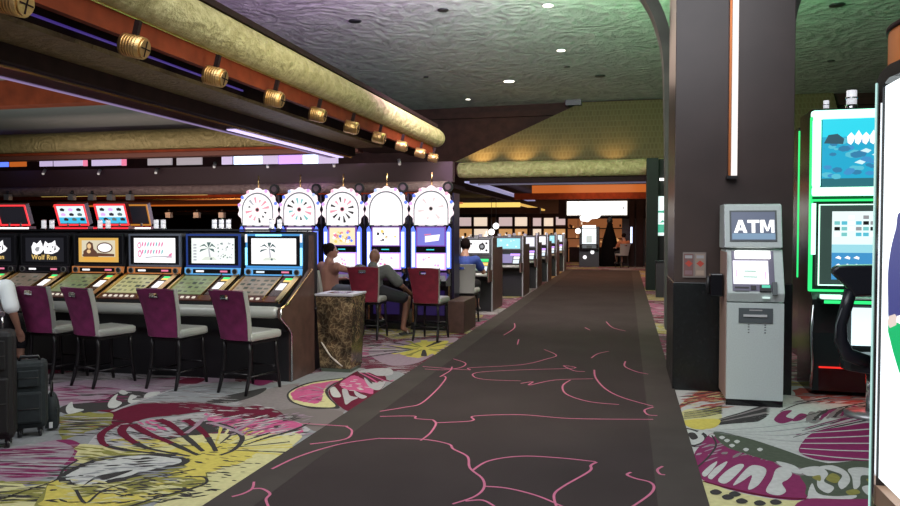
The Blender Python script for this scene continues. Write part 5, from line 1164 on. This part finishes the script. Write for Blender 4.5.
b = MB(); slab(b, .065, .185, .045, .058, .005, .010, black); slab(b, .065, .185, .018, .024, .005, .010, agd); b.build('card_slot', o)
b = MB(); slab(b, .20, .245, .03, .07, .005, .012, black); b.build('camera_window', o)
b = MB(); slab(b, .275, .37, .015, .075, .005, .03, black); slab(b, .29, .36, .045, .07, .03, .034, em('keypad_green', (.10,.75,.5), .9)); b.build('keypad', o)
b = MB(); slab(b, .38, .42, -.02, .10, .002, .03, agd); b.build('side_guard', o)
b = MB(); b.box(.30, .36, -.030, -.006, .985, .998, em('slot_glow', (.8,1,.95), .9)); b.build('receipt_slot', o)
b = MB(); b.box(.10, .39, -.008, .0, .76, .895, agd); b.box(.14, .34, -.018, -.008, .818, .838, mat('slot_lip', (.6,.62,.62), .3)); b.box(.19, .30, -.0095, -.008, .872, .882, mat('tiny_print', (.45,.45,.45), .5)); b.build('cash_tray', o)
b = MB()
for x in (.18, .32):
    for z in (.745, .725, .70, .675): b.box(x, x+.014, -.0015, 0, z-.006, z+.004, agd)
b.build('card_logos', o)
o = thing('handset_box', 'black handset box fixed to the left side of the cash machine', 'phone', (.86, 7.42, .98), 0)
b = MB(); b.box(-.10, .015, -.08, .06, 0, .215, blackg); b.build('housing', o, bevel=.012)
b = MB(); b.tube([(-.112, -.03, .02), (-.12, -.03, .10), (-.112, -.03, .19)], .018, black, 10); b.build('handset', o)
# notice holder on the pillar
o = thing('notice_holder', 'clear wall holder with two small leaflets on the dark pillar', 'notice', (.65, 7.77, 1.13))
b = MB(); b.box(-.11, .11, -.012, -.002, 0, .25, mat('acrylic', (.22,.19,.18), .15)); b.build('holder', o)
for k, (x, cA) in enumerate(((-.10, (.16,.08,.08)), (.008, (.26,.20,.17)))):
    b = MB(); b.box(x, x+.09, -.015, -.012, .015, .235, mat('leaflet_%s' % ('dark' if not k else 'pale'), cA, .6))
    b.flat([(x+.01,.14), (x+.045,.17), (x+.085,.14), (x+.05,.105)], -.0156, mat('leaflet_red', (.40,.05,.035), .6)); b.rect(x+.01, x+.08, .19, .22, -.0156, mat('leaflet_grey', (.3,.3,.32), .6)); b.rect(x+.01, x+.08, .03, .07, -.0156, mat('leaflet_tan', (.35,.27,.22), .6) if k else mat('leaflet_mauve', (.2,.12,.14), .6)); b.build('leaflet', o)
b = MB(); b.box(.80, .855, 7.74, 7.772, .98, 1.03, black); tag(b.build('wall_socket'), 'small black socket on the pillar left of the cash machine', 'socket')

# ------------------------------------------------------------------ green edged machine on the right
o = thing('video_slot_machine', 'tall video slot machine outlined in glowing green with two sea blue screens', 'slot machine', (2.175, 7.95, 0), -.02)
cabm = mat('cab_black', (.015,.02,.02), .22)
b = MB(); b.prism([(.0,0), (-.12,.05), (-.05,.60), (-.10,.93), (.02,1.02), (.06,1.9), (.0,1.93), (.04,2.78), (.6,2.78), (.6,0)], -.42, .42, 'x', cabm); b.build('cabinet', o)
b = MB(); frm(b, -.43, .43, 1.93, 2.76, .085, -.03, .06, mat('green_bezel', (.2,.6,.4), .3, em=(.45,1.0,.70), es=2.2)); b.build('upper_bezel', o, bevel=.02)
b = MB(); b.rect(-.335, .335, 2.02, 2.68, 0, em('sea', (.01,.35,.55), 1.2))
r = random.Random(11)
b.rect(-.335, .335, 2.5, 2.68, -.001, em('sea_sky', (.02,.60,.75), 1.2)); b.rect(-.335, .335, 2.02, 2.1, -.001, em('sea_deep', (.02,.16,.20), 1))
for k in range(40):
    x = r.uniform(-.29,.3); z = r.uniform(2.1,2.5); s = r.uniform(.02,.06); m = r.choice([em('sea_a', (.05,.30,.62), 1), em('sea_b', (.10,.55,.70), 1), em('sea_c', (.03,.22,.42), 1)])
    b.flat([(x+s*1.3*math.cos(2*PI*i/7)*r.uniform(.7,1), z+s*.6*math.sin(2*PI*i/7)) for i in range(7)], -.002-k*.00002, m)
b.flat([(-.32,2.44), (-.28,2.52), (-.20,2.53), (-.14,2.48), (-.15,2.43)], -.004, em('sea_rock', (.03,.10,.14), 1))
for k in range(6): x = -.08+k*.065; b.flat([(x-.03,2.44), (x-.035,2.50), (x,2.54+.02*(k % 2)), (x+.035,2.50), (x+.02,2.45), (x,2.42)], -.005, W1)
for x, z in ((0.05,2.36), (.15,2.32), (.2,2.22), (.0,2.25)): b.flat([(x-.05,z), (x,z+.025), (x+.05,z+.005), (x+.02,z-.02)], -.005, em('sea_foam', (.7,.95,1), 1))
b.build('upper_screen', o, loc=(0, -.001, 0))
b = MB(); frm(b, -.43, .43, 1.00, 1.90, .02, -.02, .05, GR); b.box(-.435, -.42, -.02, .05, 1.0, 2.7, GR); b.build('green_edge', o)
b = MB(); frm(b, -.36, .36, 1.06, 1.85, .010, -.035, -.02, GW); b.box(-.425, -.385, -.028, -.02, 1.36, 1.86, GW); b.build('neon_outline', o)
b = MB(); b.rect(-.35, .35, 1.07, 1.84, 0, em('bezel_smoke', (.03,.06,.05), 1)); b.build('screen_surround', o, loc=(0, -.02, 0))
b = MB(); b.rect(-.24, .24, 1.12, 1.78, 0, em('screen_pale', (.82,.97,.97), 1.1)); b.rect(-.24, .24, 1.12, 1.38, -.001, em('sea_a', (0,0,0), 1)); b.rect(-.24, .24, 1.38, 1.46, -.001, em('sea_sky2', (.35,.75,.85), 1))
for i in range(7):
    for j in range(4):
        if r.random() < .72: x = -.22+i*.063; z = 1.74-j*.055; b.rect(x, x+.05, z-.035, z, -.002, r.choice([em('sea_b', (0,0,0), 1), W1, em('mark_green', (0,0,0), 1), GYE, em('mark_teal', (0,0,0), 1)]))
for j in range(3):
    for x in (-.21, -.13, -.05): b.flat([(x,1.33-j*.075), (x+.03,1.35-j*.075), (x+.055,1.335-j*.075), (x+.05,1.315-j*.075), (x+.02,1.325-j*.075)], -.002, W1)
b.rect(-.20, .10, 1.135, 1.16, -.002, W1); b.build('lower_screen', o, loc=(0, -.024, 0))
b = MB(); b.box(-.38, .38, -.30, -.10, .90, .95, blackg); frm(b, -.36, -.18, .95, .98, .008, -.30, -.12, GW); b.box(-.14, .12, -.28, -.14, .951, .962, mat('deck_plate', (.5,.5,.5), .3)); b.box(-.36, .36, -.305, -.30, .91, .94, GR); b.build('button_deck', o)
b = MB(); b.tube([(-.425,-.12,.08), (-.43,-.17,.35), (-.43,-.10,.60), (-.42,-.14,.88)], .014, chrome, 8); b.build('chrome_edge', o)
b = MB(); b.prism([(-.125,.05), (-.11,.27), (-.105,.27), (-.115,.05)], -.36, .36, 'x', mat('red_panel', (.03,.004,.004), .15)); b.box(-.36, .36, -.135, -.12, .27, .285, mat('red_led', (.2,0,0), em=(1,.03,.02), es=1.0)); b.build('kick_panel', o)
for x, s in ((-.25, .75), (-.02, 1.35)):
    b = MB(); b.tube([(x,.25,2.78), (x,.25,2.78+.045*s)], .042*s, chrome, 14); b.tube([(x,.25,2.78+.045*s), (x,.25,2.78+.15*s)], .035*s, mat('lamp_glass', (0,0,0)), 14); b.tube([(x,.25,2.78+.09*s), (x,.25,2.78+.10*s)], .042*s, chrome, 14); b.build('candle_lamp', o)
light('red_glow', 'AREA', (2.15, 7.62, .30), 1.0, (1, .04, .02), .7, (2.1, 7.2, 0), .1)
light('green_glow', 'AREA', (2.15, 7.55, 2.0), 9, (.35, 1, .6), .7, (1.6, 5.5, .3), 1.2)
# second machine behind, only its edge shows
o = thing('video_slot_machine', 'dark machine with thin green edge line half hidden behind the pillar', 'slot machine', (at(795, 200, Y=10.3).x+.44, 10.3, 0), 0)
b = MB(); b.prism([(.0,0), (-.12,.05), (-.05,.60), (-.10,.93), (.02,1.02), (.06,1.9), (.0,1.93), (.04,2.90), (.6,2.90), (.6,0)], -.40, .40, 'x', cabm); b.build('cabinet', o)
b = MB(); b.tube([(-.30,-.02,2.88), (-.36,-.02,2.88), (-.385,-.02,2.84), (-.385,-.02,2.2), (-.36,-.02,2.02)], .010, GW, 8); b.tube([(-.35,-.02,1.92), (-.35,-.02,1.80), (-.35,-.02,1.02), (-.30,-.02,1.0)], .012, GW, 8); b.box(-.41, -.395, -.03, .0, 1.0, 2.85, GR); b.build('neon_outline', o)
b = MB(); b.rect(-.34, .3, 2.05, 2.80, 0, em('sea', (0,0,0), 1)); b.build('upper_screen', o, loc=(0, -.01, 0))
b = MB(); b.rect(-.30, .3, 1.1, 1.85, 0, em('screen_pale', (0,0,0), 1)); b.build('lower_screen', o, loc=(0, -.01, 0))
b = MB(); b.box(-.38, .38, -.30, -.10, .90, .95, GR); b.build('button_deck', o)

# gaming chair in front of the green machine
o = thing('gaming_chair', 'black winged gaming chair on a steel pedestal before the green machine', 'chair', (2.05, 6.75, 0), 0)
gc = mat('gloss_leather', (.010,.012,.018), .35)
cx_ = .11
b = MB(); b.prism([(cx_+x, z) for x, z in [(-.50,1.245), (-.495,1.285), (-.46,1.305), (-.40,1.312), (0,1.322), (.40,1.312), (.46,1.305), (.495,1.285), (.50,1.245), (.44,1.18), (.38,1.12), (.34,1.05), (.20,1.06), (0,1.07), (-.20,1.06), (-.34,1.05), (-.38,1.12), (-.44,1.18)]], .0, .11, 'y', gc); b.build('headrest', o, bevel=.02)
for s in (-1, 1):
    b = MB(); b.tube([(cx_+s*.35, .06, 1.10), (cx_+s*.385, .05, .96), (cx_+s*.42, .05, .82), (cx_+s*.42, .06, .68), (cx_+s*.36, .08, .56), (cx_+s*.20, .10, .50)], [.05,.05,.045,.055,.06,.06], gc, 12); b.build('back_frame', o)
b = MB(); b.box(cx_-.10, cx_+.10, .03, .10, .50, 1.10, gc); b.build('back_pad', o, bevel=.03)
b = MB(); b.tube([(cx_-.37, .03, 1.06), (cx_-.43, .02, .93), (cx_-.465, .02, .81), (cx_-.465, .03, .70)], .006, mat('edge_grey', (.14,.16,.17), .3), 6); b.build('piping', o)
b = MB(); b.prism([(cx_+.36*math.cos(a), .30+.27*math.sin(a)) for a in [2*PI*k/24 for k in range(24)]], .40, .52, 'z', gc); b.build('seat', o, bevel=.03)
b = MB(); b.tube([(cx_-.12, .30, .05), (cx_-.12, .30, .40)], .035, chrome, 16); b.build('pedestal', o)
b = MB(); b.tube([(cx_-.12, .30, .0), (cx_-.12, .30, .035), (cx_-.12, .30, .05)], [.20, .20, .05], steel, 24); b.build('foot_plate', o)
vm = bpy.data.objects['video_slot_machine']
b = MB(); b.box(-.08, .36, -.14, -.12, .50, .86, mat('belly_lit', (.5,.7,.8), em=(.75,.95,1.0), es=1.2)); b.build('belly_screen', vm)

# ------------------------------------------------------------------ backlit advertising stand at the right
KX = .975; KF, KN = 3.325, 1.9
o = thing('advertising_lightbox', 'tall backlit white advertising stand with black frame at the right edge', 'lightbox', (KX, (KF+KN)/2, 0), 0)
L0 = KF-(KF+KN)/2; L1 = KN-(KF+KN)/2
b = MB(); b.box(0.0, .12, L0-.045, L0+.03, 0, 2.10, blackg); b.box(0.0, .12, L1-.03, L1, 0, 2.2, blackg); b.prism([(L0+.03,2.20), (L0-.02,2.225), (L0-.12,2.235), (L0-.30,2.225), (L1,2.21), (L1,2.16), (L0-.30,2.175), (L0-.12,2.185), (L0-.045,2.17), (L0-.045,2.10), (L0+.03,2.10)], 0, .12, 'x', blackg); b.box(.02, .12, L1+.001, L0-.046, 0, .50, blackg); b.build('frame', o)
b = MB(); b.box(-.004, .0, L0+.020, L0+.032, 0, 2.19, mat('edge_glow', (.5,.7,.65), .2, em=(.5,.85,.78), es=.7)); b.box(-.006, .0, L0-.045, L0-.038, .5, 2.10, chrome); b.build('frame_edge', o)
b = MB(); b.box(.01, .10, L1+.04, L0-.045, .61, 2.165, mat('lightbox_face', (.9,.95,1), .3, em=(.90,.99,1.0), es=1.4)); b.build('lit_panel', o)
b = MB()
def kflat(pix, m, off):
    v = [at(x, y, X=KX+.01-off) for x, y in pix]; v = [(p.x-KX, p.y-(KF+KN)/2, p.z) for p in v]
    n = len(v); area = sum(v[i][1]*v[(i+1) % n][2]-v[(i+1) % n][1]*v[i][2] for i in range(n))
    b.add(v if area < 0 else v[::-1], [tuple(range(n))], m)
kflat(spline([(900,212),(896,228),(891,248),(888,272),(888,300),(889,320),(896,317),(906,316),(915,316),(925,280),(920,220)], True, 4), em('ad_navy', (.06,.07,.28), .9), .002)
kflat([(888,324),(888,332),(893,352),(899,372),(906,385),(925,380),(925,330),(900,322),(894,322)], em('ad_green', (.0,.55,.17), .95), .003)
kflat([(889,316),(895,314),(898,319),(896,325),(890,328),(887,323)], em('ad_skin', (.85,.70,.62), 1), .004)
kflat([(897,316),(904,314),(910,318),(904,326),(896,322)], em('ad_white', (1,1,1), 1.2), .005)
b.build('advert_picture', o)
b = MB(); b.box(.0, .12, L1, L0-.045, .50, .58, mat('stand_tan', (.35,.22,.15), .4)); b.build('ledge', o)
o = thing('drum_sign', 'copper coloured drum seen above the advertising stand at upper right', 'drum', (2.1, 5.05, 2.35), 0)
for q in ((0,),):
    b = MB(); b.tube([(0,0,.20), (0,0,.46)], .55, mat('copper_drum', (.42,.15,.045), .35, .3, em=(.9,.25,.03), es=.10, noise=(3,.2)), 48, cap=False); b.build('skin', o)
    b = MB(); b.tube([(0,0,.46), (0,0,.49)], .56, darkwood, 48); b.tube([(0,0,.10), (0,0,.20)], .57, darkwood, 48); b.build('rim', o)
    b = MB(); b.tube([(0,0,-2.35), (0,0,.1)], .12, darkwood, 16); b.build('post', o)

# ------------------------------------------------------------------ far end of the hall
fw = MB(); fw.box(-24, 12, 41.8, 42, 0, 6, mat('far_wall', (.16,.075,.04), .6)); struct(fw.build('wall_far'))
cream = mat('shop_cream', (.5,.4,.3), .5, em=(1.0,.80,.62), es=.85); amber = mat('shop_amber', (.4,.2,.08), .5, em=(1.0,.52,.2), es=.55)
pin = mat('shop_pink', (.4,.3,.3), .5, em=(.95,.72,.70), es=.6)
names_ = iter(range(200))
wins = [(457,471,217,226), (474,487,217,226), (499,512,217,226), (515,527,217,226), (533,541,218,226), (544,553,218,226), (556,566,217,225)]
t = thing('shop_front', 'row of lit shop windows with dark posts at the far end behind the slot banks', 'shop front', (0, 38, 0))
b = MB(); px_rect(b, 452, 568, 214, 217, 37.9, .2, darkwood); px_rect(b, 452, 568, 226.5, 228.5, 37.9, .2, darkwood); px_rect(b, 452, 568, 241, 262, 37.9, .2, darkwood)
for x in (455, 472.5, 489, 497, 513.5, 528, 531, 542.5, 554.5, 566): px_rect(b, x-.7, x+.9, 217, 262, 37.85, .2, darkwood)

ob = b.build('frame', t); ob.location = (0, -38, 0)
for k, q in enumerate(wins):
    b = MB(); px_rect(b, *q, 38.0, .05, (pin, cream)[k % 2]); ob = b.build('window', t); ob.location = (0, -38, 0)
for k, q in enumerate([(457,472,229,241), (474,489,229,241), (499,512,229,241), (515,527,229,241), (533,541,229,241), (544,553,229,241), (556,566,229,241)]):
    b = MB(); px_rect(b, *q, 38.3, .05, (amber, cream, amber)[k % 3]); r = random.Random(k)
    for _ in range(7):
        x = r.uniform(q[0]+1, q[1]-2); y = r.uniform(231, 238); px_rect(b, x, x+r.uniform(1, 2.5), y, y+r.uniform(1.5, 4), 38.25, .03, r.choice([cream, darkwood, redwood, W1]))
    ob = b.build('display', t); ob.location = (0, -38, 0)
for px, py, r_, lb in ((496,226,1.0,'upper white globe lamp hanging before the far shop windows'), (491.5,232,1.0,'lower white globe lamp hanging before the far shop windows'), (578,231,.9,'white globe lamp left of the far slot machine under the lit sign')):
    p = at(px, py, Y=32 if px > 570 else 30); o = thing('globe_lamp', lb, 'lamp', p, 0, 'white globe lamps at the far end')
    b = MB(); b.ell((0,0,0), (.125*r_, .125*r_, .125*r_), W2); b.build('globe', o); b = MB(); b.tube([(0,0,.12), (0,0,(2.93 if px < 570 else 3.5)-p.z)], .012, black, 6); b.build('rod', o)
# lit sign
p0 = at(567, 201.5, Y=34); p1 = at(627, 215, Y=34)
o = thing('illuminated_sign', 'long blank white lit sign over the far end of the aisle', 'sign', ((p0.x+p1.x)/2, 34, p1.z)); hw = (p1.x-p0.x)/2; hh_ = p0.z-p1.z
b = MB(); b.box(-hw-.06, hw+.06, .02, .2, -.06, hh_+.06, black); b.build('case', o)
b = MB(); b.box(-hw, hw, 0, .02, 0, hh_, mat('sign_face', (1,.97,.92), em=(1.0,.97,.90), es=1.8)); b.rect(hw*.86, hw*.90, hh_*.4, hh_*.6, -.002, GYE); b.build('lit_face', o)
b = MB(); b.box(p0.x-.4, p1.x+3.0, 34.25, 34.6, p1.z-.15, 3.2, darkwood); struct(b.build('trim_24'))
# dark posts right of the opening
b = MB()
for (x0, x1) in ((629,634), (636,643)): a = at(x0, 262, Y=33.5); c = at(x1, 262, Y=33.5); b.box(a.x, c.x, 33.5, 33.9, 0, 3.0, darkwood)
struct(b.build('trim_25'))
b = MB(); px_rect(b, 622, 645, 218, 268, 34.4, .2, mat('far_dark', (.02,.012,.012), .5)); struct(b.build('trim_26'))
b = MB(); px_rect(b, 630.5, 632.3, 227, 243, 33.45, .04, NB); tag(b.build('light_strip'), 'short vertical white strip glowing on the dark post under the lit sign end', 'light strip')
# pod with slot machine at the end of the runner
o = thing('slot_machine', 'slot machine with white cloud shaped topper standing alone under the lit sign', 'slot machine', (at(589, 262, Y=33).x, 33, 0), 0)
b = MB(); b.box(-.42, .42, 0, .7, 0, 1.75, black); b.prism([(0,.7), (-.35,.72), (-.35,.82), (0,.98)], -.40, .40, 'x', blackg); b.build('cabinet', o)
b = MB(); b.rect(-.30, .30, 1.0, 1.66, 0, mat('far_screen', (.6,.7,.75), em=(.8,.93,1.0), es=1.0)); b.rect(-.12, .12, 1.05, 1.35, -.002, em('ad_grey', (.6,.65,.6), 1)); b.build('screen', o, loc=(0, -.01, 0))
b = MB(); b.box(-.28, .28, -.02, 0, 1.69, 1.80, W2); b.build('lit_strip', o)
b = MB(); b.prism(spline([(-.34,2.0), (-.40,2.16), (-.26,2.26), (-.16,2.44), (.04,2.46), (.12,2.58), (.28,2.46), (.40,2.46), (.50,2.30), (.38,2.12), (.10,2.08), (-.05,1.96), (-.2,1.98)], True, 4), .0, .12, 'y', W2); b.build('topper', o)
for x, z in ((-.18, .42), (.14, .64)): b = MB(); b.disc(x, z, .085, -.012, W1, 12); b.build('round_light', o)

o = thing('dark_cone', 'dark cone shaped figure display standing right of the far slot machine', 'display', (at(606, 262, Y=34.0).x+.15, 34.05, .0), 0)
b = MB(); b.tube([(0,0,0), (0,0,.4), (0,0,1.2), (0,0,1.75), (0,0,1.95)], [.50,.44,.30,.14,.09], mat('matte_black', (.006,.005,.005), .9, spec=.05), 20); b.ell((0, 0, 2.0), (.13,.13,.17), black); b.build('body', o)
seatp = at(624, 262, Y=32.2)
person('person with dark hair in an orange patterned top seated far off under the sign', (seatp.x, 32.6, 0), .5, mat('orange_top', (.45,.16,.07), .8), shorts, dark_hair, dict(
    head=(.0,.06,1.34), neck=(0,.0,1.18), chest=(0,-.02,1.0), pelvis=(0,0,.68), arm_l=((-.20,.0,1.08), (-.27,.2,.84), (-.2,.45,.84)), arm_r=((.20,.0,1.08), (.27,.2,.84), (.2,.45,.84)),
    leg_l=((-.10,.04,.66), (-.14,.44,.62), (-.12,.44,.26), (-.12,.54,.20)), leg_r=((.10,.04,.66), (.14,.44,.62), (.14,.44,.26), (.14,.54,.20)), sleeve=.6, trouser=1.0, vox=.02))
make_chair((seatp.x, 32.35, 0), .5, 'pale chair of the far seated person under the lit sign', whitevinyl, whitevinyl, 'far chairs', rear=whitevinyl)
# warm bokeh bottles and lamps of the bar behind
r = random.Random(21)
t = thing('bar_backdrop', 'warm amber lit bar back with shelves seen under the white sign', 'bar', (0, 38.5, 0))
b = MB(); px_rect(b, 568, 622, 216, 264, 38.6, .1, mat('bar_wall', (.3,.12,.05), em=(1.0,.36,.12), es=.16)); b.build('back_panel', t).location = (0, -38.5, 0)
b = MB()
for y in (228, 238, 248): px_rect(b, 568, 622, y, y+1.0, 38.4, .15, darkwood)
b.build('shelf', t).location = (0, -38.5, 0)
b = MB()
for _ in range(34):
    x = r.uniform(569, 620); y = r.uniform(222, 256); px_rect(b, x, x+r.uniform(.8, 2.4), y, y+r.uniform(1, 3.4), 38.36, .03, r.choice([cream, amber, amber, darkwood, redwood]))
ob = b.build('shelf_goods', t); ob.location = (0, -38.5, 0); ob['kind'] = 'stuff'
b = MB(); b.box(-2.8, 1.0, 37.8, 38.0, 0, .75, darkwood); tag(b.build('bar_counter'), 'dark counter at the far end behind the lone slot machine', 'counter')

# tall dark green pillar with poster right of the aisle
dg = mat('pillar_green', (.008,.014,.011), .6, spec=.15)
b = MB(); b.box(.50, .80, 20.6, 21.3, 0, 3.5, dg); struct(b.build('pillar'))
b = MB(); b.box(.82, 1.5, 20.9, 21.5, 0, 3.5, mat('far_pillar_black', (.008,.010,.009), .6, spec=.15)); struct(b.build('pillar'))
o = thing('poster', 'lit white and green poster on the dark green pillar', 'poster', (.90, 20.88, 1.45), 0)
b = MB(); b.box(-.14, .14, -.03, 0, 0, 1.05, mat('poster_white', (.6,.7,.7), em=(.82,.97,.97), es=.9)); b.rect(-.12, .10, .08, .30, -.031, em('poster_green', (.05,.45,.28), 1)); b.flat([(-.13,.62), (.12,.60), (.13,.68), (-.10,.66)], -.031, em('poster_green', (0,0,0), 1)); b.flat([(-.05,.34), (.10,.36), (.02,.42)], -.031, em('poster_green', (0,0,0), 1)); b.build('print', o)
b = MB(); b.box(-.16, .16, 0, .02, -.02, 1.07, black); b.build('frame', o)
o = thing('waste_bin', 'dark square bin standing beside the green pillar', 'bin', (.86, 18.6, 0), 0)
b = MB(); b.box(-.18, .18, -.18, .18, 0, .82, black); b.build('body', o); b = MB(); b.box(-.20, .20, -.20, .20, .82, .87, granite); b.build('lid', o)
b = MB(); b.box(.84, 1.06, 20.8, 20.88, 2.92, 2.98, W2); tag(b.build('exit_light'), 'tiny white lamp at the top of the dark green pillar', 'lamp')
